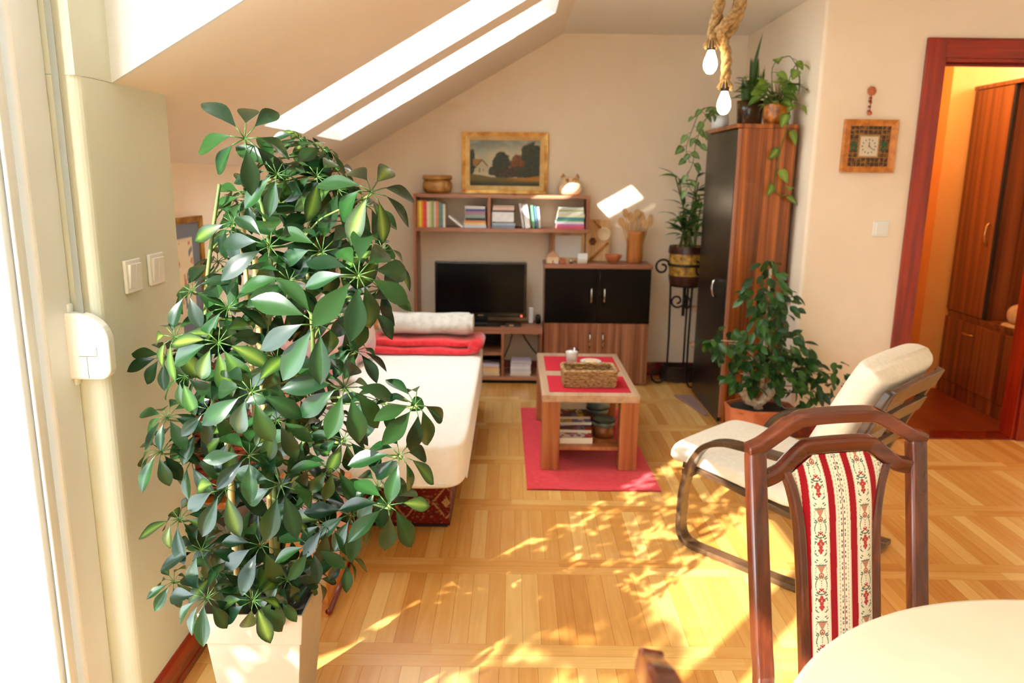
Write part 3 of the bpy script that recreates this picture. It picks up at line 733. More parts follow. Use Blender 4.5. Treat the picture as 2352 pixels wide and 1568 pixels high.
def paint_land(u, v):
    n1 = mnoise.noise(Vector((u * 7, v * 7, 1.3))); n2 = mnoise.noise(Vector((u * 24, v * 24, 4.1)))
    sky = mixc(lin(222, 208, 168), lin(132, 142, 132), sstep(.62, 1.05, v + .12 * n1 + (.18 * (1 - u) - .05)))
    sky = mixc(sky, lin(196, 202, 180), sstep(.0, .5, n1) * .5)
    c = sky
    def blob(cx, cy, rx, ry, e=.25):
        d = sqrt(((u - cx) / rx) ** 2 + ((v - cy) / ry) ** 2) + e * mnoise.noise(Vector((u * 16, v * 16, cx * 9)))
        return 1 - sstep(.85, 1.05, d)
    dark = mixc(lin(34, 42, 30), lin(62, 70, 48), .5 + .8 * n2)
    rust = mixc(lin(92, 54, 22), lin(150, 88, 34), .5 + .9 * n2)
    brn = mixc(lin(52, 42, 24), lin(84, 66, 34), .5 + .9 * n2)
    c = mixc(c, rust, blob(.70, .48, .14, .22)); c = mixc(c, rust, blob(.8, .5, .16, .2))
    for b in ((.45, .5, .13, .26), (.42, .62, .05, .12), (.87, .68, .16, .28), (.92, .45, .14, .35), (.03, .6, .05, .22), (.02, .42, .06, .2), (.33, .32, .07, .1), (.45, .3, .14, .14)): c = mixc(c, dark, blob(*b))
    c = mixc(c, brn, blob(.62, .3, .3, .13)); c = mixc(c, dark, blob(.86, .3, .2, .14))
    # cottage
    if .075 < u < .265 and .29 < v < .58:
        top = .58 - abs(u - .18) * 1.75
        if v < top - .03: c = lin(206, 196, 158)
        elif v < top + .012: c = lin(120, 84, 40)
        if .135 < u < .15 and v < .4: c = lin(58, 58, 50)
        if .19 < u < .205 and .33 < v < .38: c = lin(110, 112, 92)
    if .05 < u < .18 and .44 < v < .585 and v > .58 - (.18 - u) * 1.75 + .01: c = lin(176, 128, 62)
    g = .27 + .02 * n1 - .09 * sin(u * pi * .9)
    if v < g:
        c = mixc(lin(40, 50, 28), lin(122, 106, 48), sstep(.02, .16, v + .03 * n1)); c = mixc(c, lin(188, 126, 44), sstep(.45, .8, u) * sstep(.08, .16, v) * (1 - sstep(.18, .24, v)))
        c = mixc(c, lin(56, 60, 40), (1 - sstep(.0, .1, v)) * .6)
    return mixc(c, (.02, .02, .012), .12)
m = MB(); w_, h_ = hw - .05, hh - .05
m.grid(lambda u, v: (-w_ + 2 * w_ * u, -.012, -h_ + 2 * h_ * v), 150, 100, paint_land, False); m.build('canvas', M['col_paint'], p)

# ------------------------------------------------------------------ on the sideboard
ZB = .8525
p = thing('blank_panel', 'white blank panel in pale wood frame leaning behind the trinkets', 'panel', (.39, 5.49, ZB))
m = frame4(-.115, .115, 0, .20, .022, -.016, 0, -.012); m.build('frame', M['pale_wood'], p)
m = MB(); m.box(-.094, .094, -.008, -.002, .021, .18); m.build('panel', M['white_ceramic'], p)
p = thing('carved_plaque', 'carved pale wood plaque with flower and round face leaning on the wall', 'plaque', (.60, 5.475, ZB), -0.1)
m = MB(); m.box(-.085, .085, -.012, .006, 0, .295); m.build('board', M['pale_wood'], p, .004)
m = MB()
for k in range(6): a = k * pi / 3; m.lathe([(.012, 0), (.012, .006), (.004, .008)], 10, M=Matrix.Translation((-.035 + .016 * cos(a), -.012, .14 + .016 * sin(a))) @ Matrix.Rotation(pi / 2, 4, 'X'))
m.build('flower', M['walnut'], p)
m = MB(); m.lathe([(.05, 0), (.05, .01), (.04, .016), (.036, .01)], 24, M=Matrix.Translation((.042, -.012, .19)) @ Matrix.Rotation(pi / 2, 4, 'X')); m.build('round_face', M['cream_ceramic'], p)
m = MB(); m.tube([(-.05, -.022, .01), (.075, -.018, .135)], .008, 8); m.build('carved_stick', M['orange_wood'], p)
m = MB(); m.tube([(-.03, -.018, .285), (.02, -.02, .235)], .007, 8); m.build('carved_stick', M['orange_wood'], p)
p = MB(); p.lathe([(.022, 0), (.03, .004), (.05, .03), (.063, .058), (.06, .06), (.046, .032), (.02, .01)], 28, capt=True); o = p.build('terracotta_bowl', M['terra'], loc=(.70, 5.36, ZB)); tag(o, 'terracotta bowl on the sideboard in front of the carved plaque', 'bowl')
p = thing('utensil_vase', 'tall turned orange-brown wooden vase on the sideboard right end', 'vase', (.852, 5.39, ZB))
m = MB(); m.lathe([(.05, 0), (.056, .01), (.058, .05), (.056, .14), (.058, .2), (.066, .222), (.06, .222), (.052, .2), (.05, .02)], 32, capt=True); m.build('body', M['vase'], p)
random.seed(3)
spoon_names = ['far left pale', 'left leaning', 'left orange-toned', 'short left', 'front oval', 'tall centre', 'centre back', 'broad round', 'right of centre', 'right tall', 'right leaning', 'far right']
for i in range(12):
    a = -1 + 2 * i / 11; lean = a * .32 + random.uniform(-.05, .05); yy = random.uniform(-.02, .02); ln = .25 + random.uniform(-.04, .05)
    s = thing('wooden_spoon', '%s wooden spoon in the tall vase' % spoon_names[i], 'spoon', (.852 + a * .02, 5.39 + yy, ZB + .025), 0, 'wooden spoons in the vase')
    s.rotation_euler = (random.uniform(-.06, .06), lean * .9, 0)
    m = MB(); m.tube([(0, 0, 0), (0, 0, ln)], .0045, 6); m.build('shaft', M['pale_wood'], s)
    m = MB(); m.pillow((0, 0, ln + .028), (.019 if i % 3 else .024, .006, .033), 2.2, 10); m.build('bowl', M['pale_wood'], s)
# trinkets
p = thing('little_house', 'tiny white cottage ornament with pink roof on the sideboard left end', 'ornament', (.275, 5.31, ZB))
m = MB(); m.box(-.045, .04, -.025, .025, 0, .045); m.build('walls', M['cream_ceramic'], p, .003)
m = MB(); m.prism([(-.05, .045), (.045, .045), (-.002, .088)], 'y', -.03, .03); m.build('roof', M['terra_pale'], p)
m = MB(); m.box(-.006, .006, -.027, -.024, 0, .022); m.build('door', M['terra'], p)
m = MB(); m.box(.325, .36, 5.28, 5.31, ZB, ZB + .032); o = m.build('trinket_box', M['terra'], None, .004); tag(o, 'small coral red box beside the tiny cottage ornament', 'box')
m = MB(); m.lathe([(.012, 0), (.014, .02), (.009, .03), (.006, .03)], 14, (.40, 5.29, ZB)); o = m.build('small_cup', M['steel']); tag(o, 'tiny grey cup between the coral box and pale box', 'cup')
m = MB(); m.box(.445, .515, 5.30, 5.345, ZB, ZB + .022); o = m.build('flat_box', M['tablecloth'], None, .004); tag(o, 'flat pale yellow box below the blank white panel', 'box')
m = MB(); m.box(.45, .52, 5.36, 5.375, ZB, ZB + .065); o = m.build('card', M['white_ceramic'], None); tag(o, 'white card standing in front of the blank panel', 'card')
for i, (xx, c) in enumerate(((.30, 'white_ceramic'), (.375, 'terra_pale'))):
    m = MB(); m.pillow((xx, 5.262, ZB + .0085), (.014, .01, .0085), 2.2, 8); o = m.build('pebble', M[c]); tag(o, ('white' if i == 0 else 'pinkish') + ' pebble on the sideboard front edge', 'pebble')

# ------------------------------------------------------------------ rug, coffee table and things on it
m = MB()
def rugf(u, v):
    return (.06 + .02 * v * 0 + (.632 + .0 * v) * u + .02 * (1 - v), 3.374 + 1.29 * v - .004 * u, .006 + .002 * sin(u * 9 + v * 5))
m.grid(rugf, 30, 40); m.grid(lambda u, v: (rugf(1 - u, v)[0], rugf(1 - u, v)[1], .0005), 2, 2)
o = m.build('rug', M['rug']); tag(o, 'red rug on the parquet under the coffee table', 'rug')
ct = thing('coffee_table', 'low plum wood coffee table with thick legs and lower shelf', 'coffee table', (.39, 4.06, .008))
def ctp(name, mat, *b, bv=.003):
    m = MB(); m.box(*b); return part(ct, name, m, mat, bv)
ctp('tabletop', M['plum_y'], .15, .63, 3.605, 4.505, .362, .4)
for (xx, yy) in ((.152, 3.61), (.538, 3.61), (.152, 4.41), (.538, 4.41)): ctp('leg', M['tablewood'], xx, xx + .09, yy, yy + .09, .008, .362)
ctp('lower_shelf', M['tablewood'], .242, .538, 3.625, 4.485, .108, .126)
for (y0, y1, nm) in ((3.655, 3.965, 'near'), (4.075, 4.415, 'far')):
    m = MB(); m.box(.188, .594, y0, y1, .4004, .4024); o = m.build('placemat', M['placemat'], None); tag(o, 'red woven placemat at the %s end of the coffee table' % nm, 'placemat', 'red placemats')
# seagrass basket
b = thing('seagrass_basket', 'rectangular woven seagrass basket with open top on the near placemat', 'basket', (.395, 3.81, .4026), 0.02)
bw, bd, bh = .132, .085, .083
m = MB()
def rowpath(w, d, z, j):
    pts = []; n = 16
    for k in range(n * 4):
        sd, t = divmod(k, n); t = t / n
        c = [(-w, -d), (w, -d), (w, d), (-w, d)]; a = c[sd]; e = c[(sd + 1) % 4]
        px, py = a[0] + (e[0] - a[0]) * t, a[1] + (e[1] - a[1]) * t
        off = .0035 * (1 if (k // 2 + j) % 2 else -1)
        l = sqrt(px * px + py * py); pts.append((px * (1 + off / l), py * (1 + off / l), z + random.uniform(-.001, .001)))
    return pts
for j in range(7): m.tube(rowpath(bw - .006 + .0008 * j, bd - .006 + .0008 * j, .007 + j * .0105, j), .0065, 6, True)
m.build('woven_side', M['wicker'], b)
m = MB(); m.tube(rowpath(bw, bd, bh, 0), .0095, 8, True); m.build('rim', M['wicker'], b)
m = MB(); m.box(-bw + .006, bw - .006, -bd + .006, bd - .006, 0, .006); m.build('bottom', M['wicker'], b)
c = thing('candle_glass', 'white candle in a short clear glass on the far placemat', 'candle', (.335, 4.17, .4026))
m = MB(); m.lathe([(.028, 0), (.032, .004), (.038, .1), (.0365, .1), (.03, .008)], 24); m.build('cup', M['cupglass'], c)
m = MB(); m.lathe([(.028, .006), (.035, .085), (.03, .086)], 24); m.build('wax', M['wax'], c)
m = MB(); m.tube([(0, 0, .085), (.001, 0, .093)], .001, 5); m.build('wick', M['blackmat'], c)
d = thing('small_dish', 'small white dish with pale green contents on the far placemat', 'dish', (.445, 4.20, .4026))
m = MB(); m.lathe([(.03, 0), (.036, .003), (.06, .024), (.058, .027), (.034, .01)], 28, capt=True); m.build('dish', M['white_ceramic'], d)
m = MB(); m.pillow((0, 0, .022), (.04, .035, .012), 2.4, 10); m.build('contents', M['cream_ceramic'], d)
m = MB(); m.pillow((.525, 4.16, .412), (.035, .018, .009), 3, 10); o = m.build('remote', M['black']); tag(o, 'black oval object beside the white dish', 'gadget')
# lower shelf things: magazines, tins
def magcover(seed):
    pal = [lin(206, 60, 60), lin(60, 40, 44), lin(226, 214, 190), lin(220, 190, 60), lin(120, 130, 170), lin(226, 220, 220), lin(150, 70, 110), lin(96, 52, 44)]
    def f(u, v):
        a = mnoise.cell(Vector((u * 5 + seed, v * 4, seed))); k = int(abs(a) * 997) % len(pal)
        return pal[k] if mnoise.noise(Vector((u * 9, v * 9, seed))) > -.12 else pal[(seed * 3) % len(pal)]
    return f
def magazine(loc, w, d, t, rz, seed, label, group):
    p = MB(); p.box(-w / 2, w / 2, -d / 2, d / 2, 0, t - .001)
    o = p.build('magazine', M['book_page'], None, loc=loc, rot=(0, 0, rz)); tag(o, label, 'magazine', group)
    p = MB(); p.grid(lambda u, v: (-w / 2 + w * u, -d / 2 + d * v, t), 40, 40, magcover(seed), False); p.build('cover', M['col_plastic'], o)
z = .1265; lab = ['thick cream-paged magazine with red and white cover, lowest on the lower shelf', 'thick catalogue with dark red and yellow cover on the lowest magazine', 'lilac and pink printed magazine lying askew over the catalogue', 'pale magazine below the topmost grey one', 'grey-green folder topmost of the lower shelf pile']
for i, (t, dx, dy, rz) in enumerate(((.032, -.003, 0, .02), (.016, .004, .075, -.03), (.016, .004, .15, .06), (.014, .002, .2, .05), (.05, -.003, .33, .0))):
    magazine((.33 + dx, 3.78 + dy, z), .165, .22, t, rz, i + 2, lab[i], 'magazines under the coffee table'); z += t + .0005
def tin(loc, r, h, label, mat, lidmat):
    t = thing('round_tin', label, 'tin', loc)
    m = MB(); m.lathe([(r, 0), (r, h * .72)], 32); m.build('body', mat, t)
    m = MB(); m.lathe([(r + .003, h * .7), (r + .003, h), (r - .004, h + .002), (r - .01, h - .006)], 32); m.build('lid', lidmat, t)
    m = MB(); m.lathe([(r + .004, h - .01), (r + .005, h - .004), (r + .004, h + .002)], 32, capb=False, capt=False); m.build('lid_edge', M['blackmat'], t)
tin((.482, 3.80, .1265), .055, .09, 'copper brown round tin on the lower shelf of the coffee table', M['tin_brown'], M['tin'])
tin((.468, 3.99, .1265), .056, .1, 'wider dark round tin under the blue-grey tin', M['tin_brown'], M['tin'])
tin((.472, 3.99, .2305), .064, .085, 'blue-grey round tin stacked behind the copper tin', M['tin'], M['tin'])
m = MB(); m.pillow((.192, 3.86, .20), (.028, .09, .09), 6, 12); o = m.build('paper_pack', M['white_ceramic'], loc=(0, 0, -.0685)); o.location.z = -.102 + .0  # on rug
tag(o, 'white wrapped paper pack standing left beneath the coffee table', 'pack')

# ------------------------------------------------------------------ daybed
bed = thing('daybed', 'low daybed with cream mattress over a carpet-patterned base', 'bed', (-.68, 3.66, 0))
def matt(p):
    return p
m = MB(); m.pillow((-.695, 3.66, .355), (.525, .92, .098), 14, 40); part(bed, 'mattress', m, M['mattress'])
m = MB(); m.tube([(-1.15, 2.741, .285), (-.24, 2.741, .285)], .0045, 6); m.tube([(-.172, 2.83, .285), (-.172, 4.5, .285)], .0035, 6); part(bed, 'piping', m, M['mattress'])
def kilim(u, v, W_, H_):
    x_, z_ = u * W_, v * H_
    c = mixc(lin(104, 24, 16), lin(128, 36, 24), .5 + .5 * mnoise.noise(Vector((x_ * 60, z_ * 60, 0))))
    cx = (x_ % .17) - .085; cz = z_ - .5 * H_
    dm = abs(cx) / .06 + abs(cz) / .075
    if .86 < dm < 1.0: c = lin(182, 134, 84)
    elif dm < .86: c = mixc(lin(140, 40, 26), lin(70, 20, 20), .5 + .6 * mnoise.noise(Vector((x_ * 140, z_ * 140, 3))))
    if dm < .3: c = lin(196, 150, 96)
    x2 = ((x_ + .085) % .17) - .085
    r = sqrt(x2 * x2 + cz * cz)
    if .012 < r < .017 or r < .006: c = lin(176, 130, 70)
    if .024 < r < .03 and int(atan2(cz, x2) * 5) % 2: c = lin(92, 96, 60)
    n_ = mnoise.noise(Vector((x_ * 90, z_ * 90, 7)))
    if n_ > .32: c = mixc(c, lin(150, 110, 70), .7)
    if n_ < -.38: c = mixc(c, lin(40, 22, 24), .7)
    if v < .05 or v > .95: c = lin(60, 16, 14)
    return c
m = MB(); Wb, Hb = .95, .205
m.grid(lambda u, v: (-1.2 + Wb * u, 2.97, .012 + Hb * v), 260, 60, lambda u, v: kilim(u, v, Wb, Hb), False)
m.grid(lambda u, v: (-.25, 2.97 + 1.55 * u, .012 + Hb * v), 320, 50, lambda u, v: kilim(u, v, 1.55, Hb), False)
m.grid(lambda u, v: (-1.2, 4.52 - 1.55 * u, .012 + Hb * v), 2, 2, lambda u, v: lin(110, 28, 20), False)
part(bed, 'base', m, M['col_fabric'])['label'] = 'dark red oriental carpet base'
m = MB(); m.box(-1.19, -.26, 2.98, 4.5, 0, .25); part(bed, 'frame', m, M['blackmat'])
# blankets
def blanket(p): return p
rb = thing('folded_blanket', 'folded coral red blanket on the far end of the daybed', 'blanket', (-.51, 4.33, .4535))
m = MB()
def foldf(p):
    p = Vector(p); p.z += .006 * sin(p.x * 22) * (1 if p.z > 0 else .2); p.y += .006 * sin(p.x * 13 + 1); return p
m.pillow((0, 0, .022), (.315, .17, .0215), 5, 28, fn=foldf); m.build('lower_fold', M['red_fabric'], rb)
m = MB(); m.pillow((.01, .012, .064), (.31, .155, .021), 5, 28, fn=foldf); m.build('upper_fold', M['red_fabric'], rb)
m = MB(); m.tube([(.295, -.15, .045), (.315, -.05, .05), (.318, .1, .05)], .036, 12); m.build('fold_edge', M['red_fabric'], rb)
gb = thing('rolled_blanket', 'light grey rolled fleece blanket resting on the red blanket', 'blanket', (-.49, 4.33, .542))
m = MB()
def rollf(u, v):
    a = 2 * pi * u; x_ = -.265 + .53 * v; e = 1.0 if .03 < v < .97 else .86
    r = (.058 + .0018 * sin(x_ * 28 + a * 2) + .0018 * sin(a * 4 + x_ * 9)) * e
    return (x_, r * 1.75 * cos(a), .066 + r * sin(a) * 1.04)
m.grid(rollf, 40, 40)
m.grid(lambda u, v: tuple(Vector(rollf(u, 0)) * (1) if v == 0 else Vector((-.262, rollf(u, 0)[1] * (1 - v), .066 + (rollf(u, 0)[2] - .066) * (1 - v)))), 40, 6)
m.grid(lambda u, v: tuple(Vector(rollf(1 - u, 1)) if v == 0 else Vector((.262, rollf(1 - u, 1)[1] * (1 - v), .066 + (rollf(1 - u, 1)[2] - .066) * (1 - v)))), 40, 6)
m.build('roll', M['grey_fabric'], gb)
m = MB(); sp = []
for k in range(40): a = k * .42; r = .014 + .0011 * k; sp.append((.263, r * 1.7 * cos(a), .066 + r * sin(a)))
m.tube(sp, .005, 6); m.build('roll_end', M['grey_fabric'], gb)
# cushions
def pinkc(seed):
    def f(p):
        n1 = mnoise.noise(Vector((p.x * 11 + seed, p.y * 11, p.z * 11))); n2 = mnoise.noise(Vector((p.x * 26, p.y * 26 + seed, p.z * 26)))
        c = mixc(lin(226, 182, 172), lin(214, 160, 158), .5 + n1)
        if n2 > .22: c = mixc(c, lin(182, 166, 190), .8)
        if n2 < -.25: c = mixc(c, lin(232, 128, 128), .7)
        if abs(n1) < .05: c = mixc(c, lin(222, 200, 150), .6)
        return c
    return f
def cushion(loc, h, rot, seed, label):
    m = MB()
    def puff(p):
        k = (1 - .55 * (abs(p.x) / h[0]) ** 3) * (1 - .55 * (abs(p.z) / h[2]) ** 3)
        return Vector((p.x * (1 - .05 * (p.z / h[2]) ** 2), p.y * max(.18, k), p.z * (1 - .05 * (p.x / h[0]) ** 2)))
    m.pillow((0, 0, 0), h, 5, 26, fn=puff)
    f = pinkc(seed)
    for i, p in enumerate(m.v): m.c[i] = f(Vector(p) * 1.4)
    o = m.build('cushion', M['col_fabric'], None, loc=loc, rot=rot); tag(o, label, 'cushion', 'pink patterned cushions'); return o
cushion((-.86, 3.925, .665), (.21, .085, .2), (radians(-14), 0, radians(72)), 1, 'pink patterned cushion at the far end of the daybed beside the blankets')
cushion((-.87, 3.49, .665), (.21, .09, .2), (radians(-20), 0, radians(80)), 5, 'pink patterned cushion in the middle of the daybed row')
cushion((-.89, 3.05, .665), (.21, .09, .2), (radians(-20), 0, radians(84)), 9, 'pink patterned cushion behind the leaves at the near end of the daybed')
# small wooden side table beyond the bed
st = thing('side_table', 'small orange wooden side table beyond the head of the daybed', 'side table', (-.9, 4.95, 0))
m = MB(); m.box(-.16, .16, -.16, .16, .47, .5); m.build('top', M['orange_wood'], st, .004)
for sx in (-1, 1):
    for sy in (-1, 1): m = MB(); m.box(sx * .14 - .015, sx * .14 + .015, sy * .14 - .015, sy * .14 + .015, 0, .47); m.build('leg', M['orange_wood'], st, .003)
# picture on knee wall
p = thing('framed_print', 'gold-framed drawing with grey mat on the left knee wall', 'picture', (XK, 2.86, 1.045), pi / 2)
m = frame4(-.223, .223, -.23, .23, .022, -.024, -.001, -.018); m.build('frame', M['gold'], p)
def mat_paint(u, v):
    if u < .17 or u > .83 or v < .15 or v > .85: return lin(116, 122, 134)
    if u < .19 or u > .81 or v < .17 or v > .83: return lin(228, 210, 176)
    n_ = mnoise.noise(Vector((u * 14, v * 10, 2)))
    c = lin(236, 218, 182)
    if n_ > .3: c = lin(206, 130, 84)
    if n_ < -.38: c = lin(120, 130, 140)
    return c
m = MB(); m.grid(lambda u, v: (-.205 + .41 * u, -.012, -.212 + .424 * v), 60, 60, mat_paint, False); m.build('print', M['col_paint'], p)
# ================================================================== right side
# --- tall narrow cabinet
TC = thing('tall_cabinet', 'tall narrow walnut cabinet with glossy black door and silver handle', 'cabinet', (1.38, 4.68, 0))
P1(TC, 'carcass', M['walnut'], 1.243, 1.545, 4.335, 5.02, .0, 1.712)
P1(TC, 'top_board', M['walnut'], 1.205, 1.55, 4.33, 5.03, 1.7125, 1.735)
P1(TC, 'front_edge', M['plum'], 1.2255, 1.2425, 4.337, 4.355, .06, 1.71)
dd = P1(TC, 'door', M['blackdoor_tall'], 1.222, 1.2415, 4.356, 5.018, .03, 1.708)
dd['label'] = 'glossy black door'
m = MB(); m.tube([(1.222, 4.56, .745), (1.20, 4.56, .76), (1.192, 4.56, .80), (1.20, 4.56, .84), (1.222, 4.56, .855)], .007, 8); rel(TC, m).build('handle', M['steel'], dd)
m = MB(); m.prism([(1.10, 4.98), (1.22, 4.98), (1.22, 4.55), (1.20, 4.55)], 'z', .0005, .012); o = m.build('floor_board', M['mauve']); tag(o, 'flat mauve board on the parquet in front of the black cabinet door', 'board')

# --- leaf helpers
def rv(a): return random.uniform(-a, a)
def vine(stem_mb, leaf_mb, pts, r, every, L, W, shape, cols, mid=None, seed=0, droop=.3, pet=.03, upb=.3):
    random.seed(seed)
    P = [Vector(p) for p in pts]
    # smooth resample
    Q = []
    for i in range(len(P) - 1):
        p0 = P[max(i - 1, 0)]; p1 = P[i]; p2 = P[i + 1]; p3 = P[min(i + 2, len(P) - 1)]
        for k in range(6):
            t = k / 6
            Q.append(0.5 * ((2 * p1) + (p2 - p0) * t + (2 * p0 - 5 * p1 + 4 * p2 - p3) * t * t + (3 * p1 - p0 - 3 * p2 + p3) * t ** 3))
    Q.append(P[-1])
    stem_mb.tube(Q, [r * (1 - .4 * i / len(Q)) for i in range(len(Q))], 6)
    acc = 0; side = 1
    for i in range(1, len(Q)):
        acc += (Q[i] - Q[i - 1]).length
        if acc >= every or i == len(Q) - 1:
            acc = random.uniform(-.2, .2) * every; side = -side
            tg = (Q[i] - Q[i - 1]).normalized()
            d = (tg * .35 + Vector((side * random.uniform(.4, 1), -random.uniform(.1, .8), random.uniform(-.5, upb)))).normalized()
            b = Q[i] + d * pet
            stem_mb.tube([Q[i], (Q[i] + b) / 2 + Vector((0, 0, .004)), b], r * .55, 5)
            c = random.choice(cols); sc = random.uniform(.75, 1.15)
            d2 = (d + Vector((0, -.15, -.5))).normalized()
            leaf_mb.leaf(b, d2, Vector((rv(.3), -.7, .7)), L * sc, W * sc, droop, .12, c, mid, 7, shape, rv(.5))
POTH = [lin(74, 116, 40), lin(94, 136, 50), lin(62, 102, 40), lin(118, 152, 62)]
POTHM = lin(150, 180, 84)
# white pot with trailing vine
ZTC = 1.7355
p = thing('trailing_plant', 'small white pot with a trailing vine hanging down the left of the tall cabinet', 'potted plant', (1.262, 4.90, ZTC))
m = MB(); m.lathe([(.035, 0), (.05, .008), (.054, .05), (.046, .09), (.042, .088), (.04, .06)], 26, capt=True); m.build('pot', M['white_ceramic'], p)
s_, l_ = MB(), MB()
vine(s_, l_, [(0, 0, .08), (-.06, -.02, .13), (-.13, -.02, .1), (-.17, -.02, .0), (-.2, -.01, -.12), (-.17, 0, -.2)], .003, .035, .075, .046, 'heart', [lin(72, 112, 56), lin(96, 140, 76), lin(60, 100, 48)], lin(140, 170, 110), 4)
vine(s_, l_, [(0, 0, .08), (-.05, -.04, .12), (-.11, -.06, .04), (-.15, -.05, -.08), (-.16, -.04, -.2), (-.19, -.03, -.3), (-.15, -.02, -.38)], .003, .04, .07, .042, 'heart', [lin(72, 112, 56), lin(96, 140, 76), lin(60, 100, 48)], lin(140, 170, 110), 8)
s_.build('vines', M['stem'], p); l_.build('foliage', M['leaf2'], p)
# brown pot with sword leaves
p = thing('snake_plant', 'dark brown ribbed pot with upright sword leaves on the tall cabinet', 'potted plant', (1.395, 4.74, ZTC))
m = MB(); m.lathe([(.062, 0), (.07, .01), (.076, .1), (.08, .155), (.074, .155), (.07, .12)], 28, capt=True); m.build('pot', M['brown_ceramic'], p)
m = MB(); random.seed(5)
for i in range(15):
    a = random.uniform(0, 2 * pi); ln = random.uniform(.16, .3) if i else .42
    d = Vector((cos(a) * .22, sin(a) * .2, 1)) if i else Vector((.07, -.05, 1))
    m.leaf((cos(a) * .03, sin(a) * .03, .12), d, Vector((cos(a), sin(a), .2)), ln, .036, .1, .25, random.choice([lin(84, 116, 44), lin(98, 130, 52), lin(60, 92, 40)]), lin(56, 88, 40), 8, 'sword', rv(.8))
for i in range(34):
    a = random.uniform(0, 2 * pi)
    m.leaf((cos(a) * .05, sin(a) * .05 - .01, .15 + random.uniform(-.0, .14)), Vector((cos(a), sin(a) - .4, random.uniform(-.1, .6))), Vector((0, 0, 1)), random.uniform(.06, .09), .05, .3, .1, random.choice(POTH), None, 7, 'heart')
m.build('foliage', M['leaf2'], p)
# orange brown pot with pothos
p = thing('pothos', 'orange-brown glazed pot with arching pothos vines on the tall cabinet corner', 'potted plant', (1.455, 4.44, ZTC))
m = MB(); m.lathe([(.055, 0), (.066, .006), (.074, .05), (.068, .1), (.072, .125), (.064, .125), (.06, .1)], 28, capt=True); m.build('pot', M['orange_ceramic'], p)
m = MB(); m.lathe([(.065, .113), (.076, .12), (.077, .13), (.066, .132)], 28, capb=False, capt=False); m.build('rim', M['barrel_dark'], p)
s_, l_ = MB(), MB()
vine(s_, l_, [(-.02, 0, .12), (-.05, -.02, .3), (.02, -.03, .36), (.06, -.04, .33), (.085, -.08, .24), (.075, -.1, .12)], .003, .075, .075, .05, 'heart', POTH, POTHM, 2)
vine(s_, l_, [(.02, -.02, .12), (.05, -.04, .27), (.07, -.06, .31), (.08, -.09, .2), (.06, -.1, .1)], .0028, .09, .07, .046, 'heart', POTH, POTHM, 3)
vine(s_, l_, [(.02, -.06, .12), (.03, -.1, .12), (.03, -.112, .0), (.005, -.112, -.12), (-.015, -.112, -.25), (-.012, -.112, -.35), (.03, -.12, -.385), (.07, -.12, -.345)], .0036, .085, .08, .05, 'heart', POTH, POTHM, 12, pet=.02)
for i in range(34):
    a = random.uniform(0, 2 * pi); h = random.uniform(.1, .24); rr = random.uniform(.02, .08)
    b = Vector((cos(a) * rr - .03, sin(a) * rr * .8 - .02, h)); s_.tube([(rv(.02), rv(.02), .1), b * .6 + Vector((0, 0, .05)), b], .002, 5)
    l_.leaf(b, Vector((cos(a), sin(a) - .5, random.uniform(-.6, .3))), Vector((0, -.5, .8)), random.uniform(.06, .1), .056, .3, .1, random.choice(POTH), POTHM if i % 2 else None, 7, 'heart', rv(.6))
s_.build('vines', M['stem'], p); l_.build('foliage', M['leaf2'], p)

# --- wrought iron plant stand
ps = thing('plant_stand', 'black wrought iron plant stand with scrolls left of the tall cabinet', 'plant stand', (1.19, 5.27, 0))
def spiral(c, r0, r1, a0, turns, ax=(1, 0, 0), n=36):
    pts = []
    A = Vector(ax)
    for k in range(n + 1):
        t = k / n; a = a0 + turns * 2 * pi * t; r = r0 + (r1 - r0) * t
        pts.append(Vector(c) + A * (r * cos(a)) + Vector((0, 0, 1)) * (r * sin(a)))
    return pts
def upright(ax):
    A = Vector((ax[0], ax[1], 0)); m = MB(); r_ = .0075
    pt = lambda q, z: A * q + Vector((0, 0, z))
    def curl(cq, cz, r0, r1, sgn, turns, n=40):
        out = []
        for k in range(n + 1):
            t = k / n; a = pi + sgn * 2 * pi * turns * t; r = r0 + (r1 - r0) * t
            out.append(A * (cq + r * cos(a)) + Vector((0, 0, cz + r * sin(a))))
        return out
    top = curl(.101 + .06, .838, .06, .016, -1, 1.3)
    bot = curl(.094 + .06, .068, .06, .02, 1, 1.1)
    m.tube(list(reversed(top)) + [pt(.099, .78), pt(.095, .6), pt(.09, .35), pt(.092, .15)] + bot, r_, 8)
    m.tube([pt(-.006, .71), pt(-.006, .65)] + curl(.046, .605, .052, .016, 1, 1.25), r_ * .9, 8)
    return m
for k, ang in enumerate((pi, pi * 1.62, pi * .36)):
    upright((cos(ang), sin(ang) * .8)).build('leg', M['iron'], ps)
m = MB(); m.tube([(.095 * cos(a * pi / 12), .095 * sin(a * pi / 12), .716) for a in range(24)], .008, 8, True); m.tube([(.0, 0, .72), (0, 0, .5)], .011, 8); m.build('pot_ring', M['iron'], ps)
for zz in (.545, .29):
    m = MB(); m.lathe([(.05, 0), (.064, .004), (.07, .026), (.062, .026), (.05, .012)], 24, (.12, -.04, zz), capt=True); m.build('tray', M['terra_pale'], ps)
m = MB(); m.tube([(.12, -.04, .06), (.12, -.04, .56)], .008, 8); m.build('centre_rod', M['iron'], ps)
